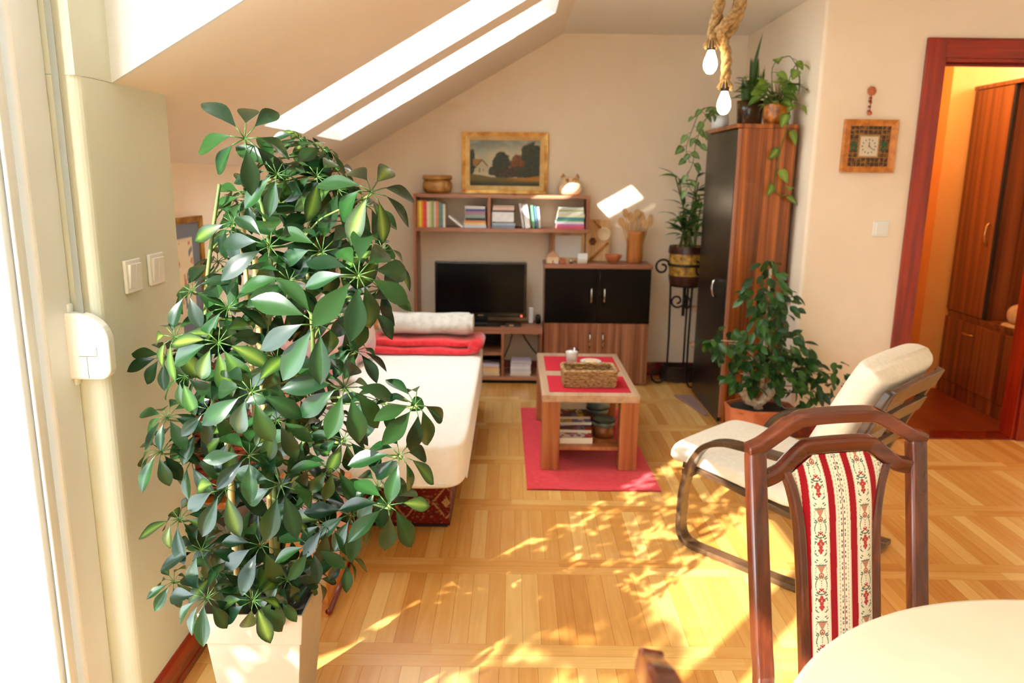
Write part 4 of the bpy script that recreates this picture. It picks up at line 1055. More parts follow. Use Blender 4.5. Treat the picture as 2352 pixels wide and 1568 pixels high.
# barrel pot with lucky-bamboo like plant
bp = thing('barrel_planter', 'barrel-shaped brown and gold pot with lance-leaved plant on the iron stand', 'potted plant', (1.19, 5.27, .725))
m = MB(); m.lathe([(.088, 0), (.102, .012), (.112, .07), (.118, .14), (.116, .2), (.108, .255), (.1, .255), (.1, .22)], 36, capt=True); m.build('barrel', M['barrel'], bp)
for (z0, z1, mt, dr) in ((0, .062, 'barrel_dark', .002), (.126, .144, 'blackmat', .003), (.212, .26, 'barrel_dark', .0025)):
    m = MB()
    def rr(z): return .1 + .018 * sin(min(1, z / .26) * pi * .75) + .004
    m.lathe([(rr(z0) + dr, z0), (rr((z0 + z1) / 2) + dr, (z0 + z1) / 2), (rr(z1) + dr, z1)], 36, capb=False, capt=False); m.build('hoop', M[mt], bp)
m = MB(); m.lathe([(.1, .23), (.02, .236)], 24); m.build('soil', M['soil'], bp)
s_, l_ = MB(), MB(); random.seed(21)
LB = [lin(40, 84, 36), lin(58, 108, 44), lin(34, 72, 34), lin(70, 120, 52)]
for i in range(15):
    a = random.uniform(0, 2 * pi); h = random.uniform(.16, .52); ln = random.uniform(.02, .14)
    top = Vector((cos(a) * ln, sin(a) * ln * .6 - .02, .23 + h)); b0 = Vector((rv(.06), rv(.06), .23))
    s_.tube([b0, (b0 + top) / 2 + Vector((rv(.01), rv(.01), .02)), top], .005, 6)
    for k in range(6):
        t = .35 + .65 * k / 5; q = b0 + (top - b0) * t; aa = k * 2.4 + i
        d = Vector((cos(aa), sin(aa) * .8 - .15, random.uniform(.1, .9)))
        l_.leaf(q, d, Vector((0, -.3, 1)), random.uniform(.1, .16), .03, random.uniform(.2, .7), .15, random.choice(LB), None, 8, 'lance', rv(.4))
s_.build('canes', M['stem'], bp); l_.build('foliage', M['leaf2'], bp)
# dark wicker basket on floor behind the stand
wb = thing('floor_basket', 'low dark wicker basket on the floor by the wall behind the iron stand', 'basket', (1.21, 5.40, 0))
m = MB()
for j in range(7):
    pts = []
    for k in range(48):
        a = 2 * pi * k / 48; off = .004 * (1 if (k // 2 + j) % 2 else -1); pts.append(((.12 + off) * cos(a), (.075 + off) * sin(a), .009 + j * .016))
    m.tube(pts, .0095, 6, True)
m.build('woven_side', M['wicker_dark'], wb); m = MB(); m.lathe([(.06, 0), (.07, .006)], 20); m.build('bottom', M['wicker_dark'], wb)

# --- ficus bonsai in terracotta pot
fz = thing('ficus', 'ficus with knotted pale trunk in a terracotta pot before the tall cabinet', 'potted plant', (1.36, 4.03, 0))
m = MB()
pots = []
for k in range(8): a = 2 * pi * k / 8 + pi / 8; pots.append((cos(a), sin(a)))
def octo(r, z): return [(r * a * 1.1, r * b * .82, z) for a, b in pots]
rings = [octo(.13, 0), octo(.155, .02), octo(.172, .2), octo(.178, .235), octo(.166, .235), octo(.158, .2)]
vs = [p for r in rings for p in r]; fs = []
for i in range(5):
    for k in range(8): l = (k + 1) % 8; fs.append((i * 8 + k, i * 8 + l, (i + 1) * 8 + l, (i + 1) * 8 + k))
fs.append(tuple(range(7, -1, -1))); fs.append(tuple(40 + k for k in range(8)))
m.add(vs, fs); m.build('pot', M['terra'], fz, .008)
m = MB(); m.pillow((0, 0, .212), (.16, .118, .014), 3, 14); m.build('soil', M['soil'], fz)
m = MB()
m.tube([(-.01, -.03, .2), (-.03, -.04, .25), (-.075, -.04, .27), (-.1, -.03, .31), (-.085, -.02, .37), (-.09, 0, .44), (-.06, 0, .5)], [.03, .022, .026, .03, .024, .016, .01], 10)
m.tube([(-.03, -.04, .2), (-.02, -.045, .25), (.01, -.05, .29), (.05, -.04, .33), (.045, -.02, .35), (.02, 0, .33)], [.022, .018, .026, .03, .024, .012], 10)
m.tube([(.0, -.02, .32), (.0, .0, .5), (.01, .02, .75), (.0, .02, .98)], [.012, .01, .007, .004], 8)
m.build('trunk', M['bark'], fz)
s_, l_ = MB(), MB(); random.seed(33)
FC = [lin(40, 84, 38), lin(52, 96, 44), lin(34, 70, 36), lin(62, 108, 46)]
blobs = [(.0, 0, .98, .06, 10), (-.03, -.02, .86, .11, 44), (.05, -.02, .8, .1, 36), (-.02, -.02, .72, .1, 26), (.06, 0, .66, .07, 14), (-.2, -.02, .58, .1, 30), (-.3, -.03, .6, .06, 16), (-.05, -.04, .56, .14, 64), (.1, -.04, .54, .13, 60), (.03, -.04, .45, .15, 46), (-.13, -.04, .42, .09, 24), (.2, -.04, .46, .09, 26), (.36, -.06, .43, .08, 26), (.27, -.06, .33, .07, 20), (.16, -.06, .36, .08, 20), (-.08, -.04, .36, .06, 12), (.25, -.08, .24, .04, 8)]
for (bx_, by_, bz_, r, n) in blobs:
    s_.tube([(0, 0, max(.32, bz_ - .14)), (bx_ * .5, by_ * .5, bz_ - .01), (bx_, by_, bz_)], [.006, .004, .003], 6)
    for k in range(n):
        d = Vector((rv(1), rv(1), rv(1)))
        while d.length > 1: d = Vector((rv(1), rv(1), rv(1)))
        q = Vector((bx_, by_, bz_)) + d * r * Vector((1, .8, 1)).length * .62
        dd = (Vector((d.x, d.y - .35, -.35 + rv(.5)))).normalized()
        l_.leaf(q, dd, Vector((rv(.4), -.5, .8)), random.uniform(.058, .088), .036, .2, .14, random.choice(FC), None, 6, 'ov', rv(.8))
s_.build('branches', M['bark'], fz); l_.build('foliage', M['leaf2'], fz)

# --- rope pendant lamp
PX, PY = .905, 3.65
pl = thing('rope_pendant_lamp', 'knotted jute rope pendant lamp with two glowing pear-shaped bulbs', 'pendant lamp', (PX, PY, ZC))
def zl(z): return z if z > -.05 else z + .09 * min(1, (-.05 - z) / .06)
def rope(path, R=.023):
    P = [Vector((p[0] + .02, p[1], zl(p[2]))) for p in path]; Q = []
    for i in range(len(P) - 1):
        p0 = P[max(i - 1, 0)]; p1 = P[i]; p2 = P[i + 1]; p3 = P[min(i + 2, len(P) - 1)]
        for k in range(14):
            t = k / 14
            Q.append(0.5 * ((2 * p1) + (p2 - p0) * t + (2 * p0 - 5 * p1 + 4 * p2 - p3) * t * t + (3 * p1 - p0 - 3 * p2 + p3) * t ** 3))
    Q.append(P[-1]); m = MB(); L = 0; acc = [0]
    for i in range(1, len(Q)): L += (Q[i] - Q[i - 1]).length; acc.append(L)
    for sct in range(3):
        pts = []
        nrm = Vector((0, 1, 0))
        for i in range(len(Q)):
            t = (Q[min(i + 1, len(Q) - 1)] - Q[max(i - 1, 0)]).normalized(); nrm = (nrm - t * nrm.dot(t)).normalized(); b = t.cross(nrm)
            a = sct * 2 * pi / 3 + acc[i] / .075 * 2 * pi * .5
            pts.append(Q[i] + (nrm * cos(a) + b * sin(a)) * R * .52)
        m.tube(pts, R * .58, 8)
    return m
# local coordinates: z measured down from the ceiling
rope([(-.0, 0, -.001), (.0, 0, -.12), (-.01, -.005, -.2), (-.025, -.01, -.28), (-.04, -.005, -.36), (-.046, 0, -.43)]).build('rope', M['rope'], pl)
rope([(.03, .03, -.001), (.028, .03, -.12), (.05, .02, -.19), (.062, .0, -.25), (.045, -.03, -.32), (.0, -.04, -.37), (-.02, -.02, -.4), (.01, .02, -.43), (.03, .02, -.5), (.03, .01, -.6)]).build('rope', M['rope'], pl)
rope([(.005, -.03, -.17), (.04, -.045, -.2), (.066, -.035, -.26), (.06, .01, -.34), (.03, .03, -.4), (-.012, .02, -.41), (-.02, .03, -.33), (-.012, .04, -.24), (.005, .02, -.17)]).build('rope', M['rope'], pl)
m = MB(); m.lathe([(.045, 0), (.045, .02), (.01, .026)], 24, (.035, .015, -.026)); m.build('ceiling_rose', M['socket'], pl)
random.seed(2)
for (bx_, by_, bz_) in ((-.026, 0, -.35), (.05, .01, -.525)):
    m = MB(); m.lathe([(.018, -.035), (.02, -.02), (.017, 0), (.012, .012)], 18, (bx_, by_, bz_)); s = m.build('socket', M['socket'], pl)
    m = MB(); m.lathe([(.002, -.136), (.014, -.133), (.026, -.118), (.0315, -.098), (.028, -.074), (.019, -.05), (.013, -.034)], 22, (bx_, by_, bz_)); m.build('bulb', M['bulb'], pl)
    m = MB()
    for k in range(14):
        a = k * .45; m.tube([(bx_ + .014 * cos(a), by_ + .014 * sin(a), bz_ + .015), (bx_ + .026 * cos(a), by_ + .026 * sin(a), bz_ - .0), (bx_ + (.034 + rv(.006)) * cos(a), by_ + .034 * sin(a), bz_ - .022 + rv(.008))], .0035, 5)
    m.build('frayed_end', M['rope'], pl)

# --- clock, ornament, switches, socket on the hall wall
ck = thing('wall_clock', 'square wooden wall clock with dark patterned border left of the doorway', 'clock', (1.863, YH, 1.617))
m = frame4(-.137, .137, -.135, .135, .032, -.034, -.001, -.024); m.build('frame', M['orange_wood'], ck)
def clockface(u, v):
    x_, y_ = u * 2 - 1, v * 2 - 1
    ax, ay = abs(x_), abs(y_)
    if ax < .42 and ay < .46:
        c = lin(214, 202, 178)
        r = sqrt(x_ * x_ + y_ * y_); a = atan2(x_, y_)
        k = (a / (pi / 6)) % 1; k = min(k, 1 - k) * (pi / 6) * r
        if .29 < r < .35 and k < .028: c = lin(70, 60, 50)
        return c
    if ax < .5 and ay < .54: return lin(176, 136, 80)
    g = (int((x_ + 1) * 9) * 7 + int((y_ + 1) * 9) * 13)
    c = lin(70, 44, 24)
    fx, fy = ((x_ + 1) * 4.5) % 1, ((y_ + 1) * 4.5) % 1
    if fx < .13 or fy < .13: c = lin(150, 108, 60)
    elif mnoise.noise(Vector((x_ * 6, y_ * 6, 3))) > .15: c = lin(132, 84, 40)
    if .58 < ax < .86 and ay < .22 and mnoise.noise(Vector((x_ * 9, y_ * 9, 5))) > -.2: c = lin(34, 88, 58)
    return c
m = MB(); m.grid(lambda u, v: (-.108 + .216 * u, -.018, -.106 + .212 * v), 110, 110, clockface, False); m.build('dial', M['col_paint'], ck)
m = MB(); m.box(-.0016, .0016, -.0215, -.02, -.004, .022); m.box(-.0012, .0012, -.0225, -.0215, -.004, .03, M=Matrix.Rotation(radians(128), 4, 'Y')); m.lathe([(.003, 0), (.003, .004)], 10, M=Matrix.Translation((0, -.0195, 0)) @ Matrix.Rotation(pi / 2, 4, 'X')); m.build('hands', M['blackmat'], ck)
orn = thing('bead_ornament', 'small orange flower and bead ornament hanging above the clock', 'ornament', (1.85, YH - .012, 1.895))
m = MB(); random.seed(4)
for k in range(7): a = k * 2 * pi / 7; m.pillow((.013 * cos(a), 0, .013 * sin(a)), (.011, .007, .011), 2.2, 8)
m.pillow((0, -.004, 0), (.009, .008, .009), 2.2, 8); m.build('flower', M['terra'], orn)
m = MB(); m.tube([(0, 0, 0), (.002, 0, -.05), (0, 0, -.11)], .002, 6)
for k, zz in enumerate((-.035, -.05, -.056, -.078, -.1, -.106)): m.pillow((rv(.006), -.002, zz), (.008, .006, .007), 2.2, 8)
m.build('bead_string', M['wicker_red'], orn)
m = MB(); m.pillow((0, 0, -.11), (.013, .008, .012), 2.2, 8); m.build('tassel', M['terra'], orn)
def switch(loc, rz, label, two=True, name='light_switch', cat='light switch', w=.083):
    s = thing(name, label, cat, loc, rz)
    m = MB(); m.box(-w / 2, w / 2, -.009, -.0005, -.041, .041); m.build('plate', M['switch'], s, .003, 3)
    for a, b in (((-.029, -.001), (.001, .029)) if two else ((-.027, .027),)):
        m = MB(); m.add([(a, -.009, -.03), (b, -.009, -.03), (b, -.009, .03), (a, -.009, .03), (a, -.0105, -.03), (b, -.0105, -.03), (b, -.0165, .03), (a, -.0165, .03)], [(4, 5, 6, 7), (0, 4, 7, 3), (1, 2, 6, 5), (3, 7, 6, 2), (0, 1, 5, 4)]); m.build('rocker', M['switch'], s, .0015)
    return s
switch((1.981, YH, 1.188), 0, 'white light switch on the wall between clock and doorway', False)
so = thing('wall_socket', 'white wall socket low on the wall behind the cream armchair', 'socket', (1.985, YH, .392))
m = MB(); m.box(-.041, .041, -.009, -.0005, -.041, .041); m.build('plate', M['switch'], so, .003, 3)
m = MB(); m.lathe([(.02, 0), (.02, .003), (.017, .003), (.017, .001)], 20, M=Matrix.Translation((0, -.009, 0)) @ Matrix.Rotation(pi / 2, 4, 'X'), capt=True); m.build('insert', M['switch'], so)
switch((XD, 1.912, 1.19), pi / 2, 'white double light switch nearer the balcony door', True)
switch((XD, 2.04, 1.192), pi / 2, 'white double light switch nearer the picture alcove', True)
# strap winder
sw = thing('shutter_strap_winder', 'white roller shutter strap winder box beside the balcony door', 'strap winder', (-.99, YD, 1.05))
m = MB(); pts = [(-.055, -.078), (.03, -.078)]
for k in range(1, 6): a = -pi / 2 + pi / 2 * k / 6; pts.append((.034 + .03 * cos(a), -.048 + .03 * sin(a)))
pts.append((.064, .01))
for k in range(1, 9): a = pi / 2 * k / 8; pts.append((-.006 + .07 * cos(a), .01 + .068 * sin(a)))
pts.append((-.055, .078))
m.prism(pts, 'y', -.036, -.004); m.build('casing', M['switch'], sw, .006, 3)
m = MB(); pts2 = [(.005, -.05), (.034, -.05), (.036, -.045), (.036, -.02)]
m.tube([(-.005, -.0365, -.022), (.034, -.0365, -.022), (.036, -.0365, -.018), (.036, -.0365, .0)], .0008, 5); m.tube([(.012, -.0365, -.074), (.012, -.0365, -.022)], .0006, 5); m.build('cover_seam', M['strap'], sw)
for zz in (.086, -.086):
    m = MB(); m.pillow((-.042, -.012, zz), (.018, .012, .012), 4, 10); b_ = m.build('bracket', M['switch'], sw)
m = MB()
for (a, b) in ((-.036, .06), (-.036, .048), (-.04, .086)): m.lathe([(.002, 0), (.002, .0015)], 8, M=Matrix.Translation((a, -.0365 if b < .08 else -.0245, b)) @ Matrix.Rotation(pi / 2, 4, 'X'))
m.build('screw', M['strap'], sw)
m = MB(); m.box(-.0075, .0075, -.021, -.019, .074, 1.09); m.build('strap', M['strap'], sw)

# --- hall wardrobe
W = thing('hall_wardrobe', 'large striped walnut hall wardrobe with drawer and open shelf beyond the doorway', 'wardrobe', (3.2, 4.78, 0))
WX = 3.0
P1(W, 'carcass', M['wardrobe'], WX + .02, 3.4, 4.32, 5.24, .0, .56)
P1(W, 'plinth', M['wardrobe'], WX + .006, WX + .0195, 4.32, 5.24, .003, .10)
dr = P1(W, 'drawer', M['wardrobe'], WX, WX + .0195, 4.33, 5.235, .104, .535)
m = MB(); m.tube([(WX, 4.88, .46), (WX - .02, 4.885, .462), (WX - .024, 4.93, .462), (WX - .02, 4.975, .462), (WX, 4.98, .46)], .006, 8); rel(W, m).build('handle', M['brass'], dr)
P1(W, 'counter', M['wardrobe'], WX + .012, 3.4, 4.32, 5.24, .5605, .578)
P1(W, 'shadow_gap', M['blackmat'], WX + .004, WX + .0195, 4.818, 4.8335, .579, 2.02)
P1(W, 'tall_side', M['wardrobe'], WX + .02, 3.4, 4.8305, 5.24, .5785, 2.02)
td = P1(W, 'tall_door', M['wardrobe'], WX, WX + .0195, 4.835, 5.235, .585, 2.015)
m = MB(); m.tube([(WX, 4.88, 1.05), (WX - .02, 4.88, 1.07), (WX - .026, 4.88, 1.12), (WX - .02, 4.88, 1.17), (WX, 4.88, 1.19)], .007, 8); rel(W, m).build('handle', M['brass'], td)
P1(W, 'cornice', M['wardrobe'], WX - .004, 3.4, 4.32, 5.245, 2.0205, 2.045)
P1(W, 'niche_back', M['wardrobe'], 3.37, 3.4, 4.32, 4.829, .5785, 2.02)
P1(W, 'niche_panel', M['wardrobe'], WX + .03, 3.365, 4.815, 4.83, .579, 2.02)
m = MB(); m.pillow((3.12, 4.62, .645), (.075, .09, .066), 2.4, 14); m.lathe([(.11, 0), (.105, .006), (.07, .012)], 24, (3.12, 4.62, .5785)); o = m.build('straw_hat', M['pale_wood']); tag(o, 'beige straw hat lying in the open niche of the hall wardrobe', 'hat')

# ================================================================== armchair
AA = radians(46)
ac = thing('armchair', 'cream cushioned cantilever armchair with dark bentwood frame by the doorway', 'armchair', (.69, 2.87, 0))
AFv, AWv = Vector((-cos(AA), sin(AA), 0)), Vector((sin(AA), cos(AA), 0))
def A_(u, v, z): return AFv * u + AWv * v + Vector((0, 0, z))
def smoothp(pts, n=6):
    P = [Vector(p) for p in pts]; Q = []
    for i in range(len(P) - 1):
        p0 = P[max(i - 1, 0)]; p1 = P[i]; p2 = P[i + 1]; p3 = P[min(i + 2, len(P) - 1)]
        for k in range(n):
            t = k / n
            Q.append(0.5 * ((2 * p1) + (p2 - p0) * t + (2 * p0 - 5 * p1 + 4 * p2 - p3) * t * t + (3 * p1 - p0 - 3 * p2 + p3) * t ** 3))
    Q.append(P[-1]); return Q
for v in (.0, .58):
    loop = [(-.60, .02), (-.4, .012), (-.2, .012), (-.07, .014), (-.025, .028), (-.004, .07), (-.003, .15), (-.008, .24), (-.035, .35), (-.085, .43), (-.16, .468), (-.26, .476), (-.42, .476), (-.56, .47)]
    m = MB(); m.ribbon(smoothp([A_(u, v, z) for u, z in loop], 5), AWv, .055, .022); m.build('side_frame', M['bent'], ac, .004)
    m = MB(); m.ribbon(smoothp([A_(u, v + (.05 if v < .3 else -.05), z) for u, z in ((.03, .318), (-.07, .305), (-.25, .28), (-.40, .255), (-.47, .255), (-.51, .30), (-.56, .42), (-.66, .66), (-.715, .775))], 5), AWv, .035, .024); m.build('seat_rail', M['bent'], ac, .003)
for (u, z, nm) in ((-.575, .012, 'floor_stretcher'), (-.30, .262, 'seat_stretcher'), (-.01, .30, 'seat_stretcher')):
    m = MB(); m.ribbon([A_(u, .005, z), A_(u, .575, z)], AFv, .05, .02); m.build(nm, M['bent'], ac, .003)
for (u, z, w) in ((-.70, .745, .075), (-.655, .64, .06), (-.60, .51, .05)):
    m = MB(); m.ribbon([A_(u - .012, .055, z), A_(u - .012, .30, z + .004), A_(u - .012, .525, z)], Vector((0, 0, 1)) + AFv * -.42, w, .018); m.build('back_slat', M['bent'], ac, .003)
# cushions : one continuous L, swept profile with rounded section
def cush(path, th, v0, v1, n=10):
    m = MB(); P = smoothp([Vector((u, z, 0)) for u, z in path], 5); npt = len(P)
    rows = []
    for i, p in enumerate(P):
        t = (P[min(i + 1, npt - 1)] - P[max(i - 1, 0)]).normalized(); nn = Vector((-t.y, t.x, 0))
        s = i / (npt - 1); L = (npt - 1) * .028
        e = min(1, min(i, npt - 1 - i) / 3.2 + .02); e = sqrt(max(0, 1 - (1 - e) ** 2)) if e < 1 else 1
        rows.append((p, nn, th * max(e, .05), t))
    K_ = 32; vs = []
    for (p, nn, th_, t) in rows:
        for k in range(K_):
            a = 2 * pi * k / K_
            cx = abs(cos(a)) ** .4 * (1 if cos(a) >= 0 else -1); cy = abs(sin(a)) ** .6 * (1 if sin(a) >= 0 else -1)
            v = (v0 + v1) / 2 + (v1 - v0) / 2 * cx; q = p + nn * (th_ / 2 * cy)
            vs.append(A_(q.x, v, q.y))
    fs = []
    for i in range(npt - 1):
        for k in range(K_): l = (k + 1) % K_; fs.append((i * K_ + k, i * K_ + l, (i + 1) * K_ + l, (i + 1) * K_ + k))
    fs.append(tuple(range(K_ - 1, -1, -1))); fs.append(tuple((npt - 1) * K_ + k for k in range(K_)))
    m.add(vs, fs, None, True); return m
cush([(.085, .345), (.05, .352), (-.05, .352), (-.2, .335), (-.36, .315), (-.44, .31)], .095, .03, .55).build('seat_cushion', M['cream_fabric'], ac)
cush([(-.425, .30), (-.45, .38), (-.50, .50), (-.555, .63), (-.60, .73), (-.635, .80), (-.66, .84)], .125, .03, .55).build('back_cushion', M['cream_fabric'], ac)
m = MB(); m.tube(smoothp([A_(-.375, .05, .36), A_(-.40, .07, .42), A_(-.45, .075, .53), A_(-.51, .075, .66), A_(-.53, .10, .71)], 6), .003, 6); m.build('piping', M['cream_fabric'], ac)

# ================================================================== dining table and chairs
dt = thing('dining_table', 'round dining table with cream top in the near right corner', 'table', (.86, .632, 0))
m = MB(); m.lathe([(.0, .722), (.55, .722), (.562, .727), (.566, .738), (.562, .748), (.553, .75), (.0, .7505)], 96, capb=False, capt=False); m.build('top', M['tablecloth'], dt)
m = MB(); m.lathe([(.06, .04), (.05, .1), (.075, .3), (.05, .5), (.08, .7), (.2, .7215)], 28); m.build('pedestal', M['mahog'], dt)
for k in range(4):
    a = k * pi / 2 + pi / 4; m = MB(); m.ribbon(smoothp([(.04 * cos(a), .04 * sin(a), .14), (.2 * cos(a), .2 * sin(a), .09), (.36 * cos(a), .36 * sin(a), .018)], 5), (-sin(a), cos(a), 0), .05, .035); m.build('foot', M['mahog'], dt, .004)

def fabric(a, z):
    a2 = a + .016 * max(0, min(1, (z - .70) / .14)) ** 2 + .004 * max(0, (.62 - z)) 
    p = (a2 - .129) % .114
    cream = lin(228, 220, 192); red = lin(158, 14, 22); pink = lin(214, 168, 146); green = lin(74, 96, 82); rust = lin(170, 96, 62)
    n_ = mnoise.noise(Vector((a * 900, z * 900, 0))) * .12
    c = mixc(cream, lin(206, 200, 170), .3 + n_)
    def is_red(q): return q < .0165 or .0605 <= q < .077
    if is_red(p): return mixc(red, lin(128, 8, 16), .3 + 2 * n_)
    if p < .019 or p > .1115 or .058 < p < .0605 or .077 <= p < .0795: return mixc(c, pink, .6)
    if p < .0605:
        x_ = p - .0385; ph = (z % .125) / .125
        ax = abs(x_)
        def dot(px, pz, r): return (ax - px) ** 2 + ((ph - pz) * .125) ** 2 < r * r
        # urn
        if .70 < ph < .83 and ax < .0015 + .0085 * (ph - .70) / .13: return mixc(rust, c, .15 + n_ * 2)
        if .835 < ph < .85 and ax < .013: return green
        if dot(0, .655, .0065) and not dot(0, .655, .0035): return rust
        if dot(0, .655, .002): return lin(160, 50, 40)
        for zz in (.44, .48, .52, .56):
            if dot(0, zz, .0013): return lin(150, 20, 20)
        if dot(0, .40, .003) or dot(.005, .375, .0022) or dot(.004, .42, .0018): return lin(164, 40, 36)
        for (cx, cz, r) in ((0, .16, .0048), (.0045, .22, .0042), (0, .27, .0042), (.003, .10, .0036), (0, .06, .003)):
            if dot(cx, cz, r): return lin(186, 74, 62) if mnoise.noise(Vector((x_ * 600, z * 600, 4))) > -.1 else lin(140, 30, 34)
        # scrolls and leaves
        e = (ax / .0135) ** 2 + ((ph - .48) / .16) ** 2
        if .82 < e < 1.12 and mnoise.noise(Vector((ax * 500, ph * 30, 9))) > -.25: return green
        e = (ax / .014) ** 2 + ((ph - .15) / .19) ** 2
        if .7 < e < 1.25 and mnoise.noise(Vector((ax * 420, ph * 34, 2))) > .12: return green
        e = (ax / .0145) ** 2 + ((ph - .72) / .14) ** 2
        if .7 < e < 1.2 and mnoise.noise(Vector((ax * 460, ph * 40, 6))) > .2: return green
        for (cx, cz) in ((.011, .63), (.0125, .60), (.010, .35), (.012, .31), (.0125, .9), (.009, .93), (.0125, .04), (.011, .25)):
            d_ = ((ax - cx) * 1.0 + (ph - cz) * .05); d2 = ((ax - cx) * .6 - (ph - cz) * .125)
            if (d_ / .0035) ** 2 + (d2 / .0016) ** 2 < 1: return green
        return c
    x_ = p - .0955; ax = abs(x_)
    if ax < .0008: return red
    ph = (z % .0245) / .0245
    if .0025 < ax < .0058:
        if (.15 < ph < .42 or .58 < ph < .8) and mnoise.noise(Vector((x_ * 700, z * 500, 1))) > -.25: return lin(58, 70, 60)
    if .0095 < ax < .0125 and (z % .0082) < .0048: return mixc(c, lin(160, 150, 110), .75)
    return c

def Lz(z): return -.2 * (.88 - z)      # local y of the raked back plane
CS, CZ = .86, .203   # overall proportion of the chair, floor offset
def sc_(m):
    m.v = [(p[0] * CS, p[1] * CS, p[2] * CS + CZ) for p in m.v]; return m
def dining_chair(label, loc, rz, detail=True):
    ch = thing('dining_chair', label, 'chair', loc, rz, None)
    a0 = -.225
    # posts continue down to the floor as rear legs
    for sx in (-1, 1):
        m = MB()
        pts = [(sx * .195, Lz(.30) + .05, -.235), (sx * .2, Lz(.30) + .01, .1), (sx * .2, Lz(.34), .34), (sx * .201, Lz(.45), .45), (sx * .203, Lz(.62), .62), (sx * .205, Lz(.80), .80), (sx * .205, Lz(.862), .862)]
        m.ribbon(smoothp([Vector(p) for p in pts], 4), (1, .55 * sx * -1 * 0 + .0, 0), .042, .034)
        sc_(m).build('post', M['mahog'], ch, .007, 3)
    def arch(zs, w, t, y_off):
        xs = [-.226, -.195, -.15, -.105, -.075, 0, .075, .105, .15, .195, .226]
        path = [Vector((x, Lz(z) + y_off, z)) for x, z in zip(xs, zs)]
        m = MB(); m.ribbon(smoothp(path, 4), (0, 1, .2), t, w); return sc_(m)
    arch([.862, .872, .897, .92, .927, .929, .927, .92, .897, .872, .862], .031, .034, 0).build('top_rail', M['mahog_x'], ch, .009, 3)
    m = MB(); xs = [-.188, -.15, -.115, -.09, -.07, 0, .07, .09, .115, .15, .188]; zs = [.797, .81, .838, .856, .862, .864, .862, .856, .838, .812, .803]
    m.ribbon(smoothp([Vector((x, Lz(z) + .002, z)) for x, z in zip(xs, zs)], 4), (0, 1, .2), .028, .036); sc_(m).build('inner_rail', M['mahog_x'], ch, .008, 3)
    sl = [(-.136, .815), (-.118, .77), (-.104, .70), (-.099, .62), (-.097, .5), (-.096, .31)]
    for sx in (-1, 1):
        m = MB(); m.ribbon(smoothp([Vector((sx * abs(x) * (1 if sx < 0 else .94) + (.0 if sx < 0 else -.005), Lz(z), z)) for x, z in sl], 4), (1, 0, 0), .022, .026); sc_(m).build('splat_side', M['mahog'], ch, .005, 2)
    # upholstered panel between the splat sides
    nu, nv = (190, 500) if detail else (20, 30)
    def edge(z):
        P_ = [(.3, .087), (.5, .088), (.62, .09), (.70, .095), (.77, .108), (.80, .118), (.85, .118)]
        for (z0, e0), (z1, e1) in zip(P_, P_[1:]):
            if z <= z1: return e0 + (e1 - e0) * (z - z0) / (z1 - z0)
        return P_[-1][1]
    def pf(u, v):
        z = .32 + (.845 - .32) * v
        e = edge(z); x = -e + 2 * e * u - .004
        top = .848 - .9 * max(0, abs(x) - .062) ** 1.0 * .75
        z2 = min(z, top)
        bulge = .012 * (1 - (2 * u - 1) ** 4) * (1 - max(0, (v - .85) / .15) ** 2)
        return (x, Lz(z2) - .004 - bulge, z2)
    m = MB(); m.grid(pf, nu, nv, lambda u, v: fabric(pf(u, v)[0] + .225, pf(u, v)[2]), True)
    bk = lambda u, v: (pf(1 - u, v)[0], Lz(pf(1 - u, v)[2]) + .008, pf(1 - u, v)[2])
    m.grid(bk, 20, 20, lambda u, v: lin(150, 30, 30))
    sc_(m).build('back_panel', M['col_fabric'], ch)['label'] = 'red and cream striped floral fabric panel'
    m = MB(); m.pillow((0, -.36, .312), (.215, .225, .03), 5, 20)
    for i, p in enumerate(m.v): m.c[i] = fabric(p[0] + .225, p[1] + 1)
    sc_(m).build('seat', M['col_fabric'], ch)
    m = MB(); m.box(-.205, .205, -.56, -.135, .235, .281); sc_(m).build('seat_frame', M['mahog_x'], ch, .006)
    for sx in (-1, 1):
        m = MB(); m.ribbon([(sx * .19, -.535, -.235), (sx * .19, -.535, .1), (sx * .19, -.535, .281)], (1, 0, 0), [.03, .036, .042], [.03, .036, .042]); sc_(m).build('front_leg', M['mahog'], ch, .005)
    return ch
RZ = atan2(.222, .975)
dining_chair('dark mahogany dining chair with red and cream striped floral back facing the round table', ((.519 + .975 * .225) * .86, (1.6 + .222 * .225) * .86, 0), RZ)
dining_chair('dark wooden chair of which only a rounded post top shows at the bottom edge', (.148, .535, 0), radians(90), False)
# ================================================================== things behind the big plant
gc = thing('grey_cabinet', 'low grey-brown cabinet with orange top standing behind the dormer wall corner', 'cabinet', (-1.02, 2.36, 0))
m = MB(); m.box(-.22, .16, -.15, .13, 0, .425); m.build('body', M['greywood'], gc, .004)
m = MB(); m.box(-.225, .165, -.155, .135, .4255, .448); m.build('top', M['orange_wood'], gc, .003)
for k in range(3): m = MB(); m.box(-.2 + k * .118, -.09 + k * .118, -.157, -.1505, .03, .41); m.build('door_panel', M['greywood'], gc, .003)
rw = thing('red_wicker_basket', 'reddish brown wicker basket on the low grey cabinet behind the tall plant', 'basket', (-.99, 2.35, .4485))
m = MB(); random.seed(8)
for j in range(13):
    pts = []; R = .13 + .03 * sin(j / 12 * pi)
    for k in range(48): a = 2 * pi * k / 48; off = .006 * (1 if (k // 2 + j) % 2 else -1); pts.append(((R + off) * cos(a), (R * .75 + off) * sin(a), .012 + j * .02))
    m.tube(pts, .0115, 6, True)
m.build('woven_side', M['wicker_red'], rw); m = MB(); m.lathe([(.1, 0), (.11, .008)], 20); m.build('bottom', M['wicker_red'], rw)
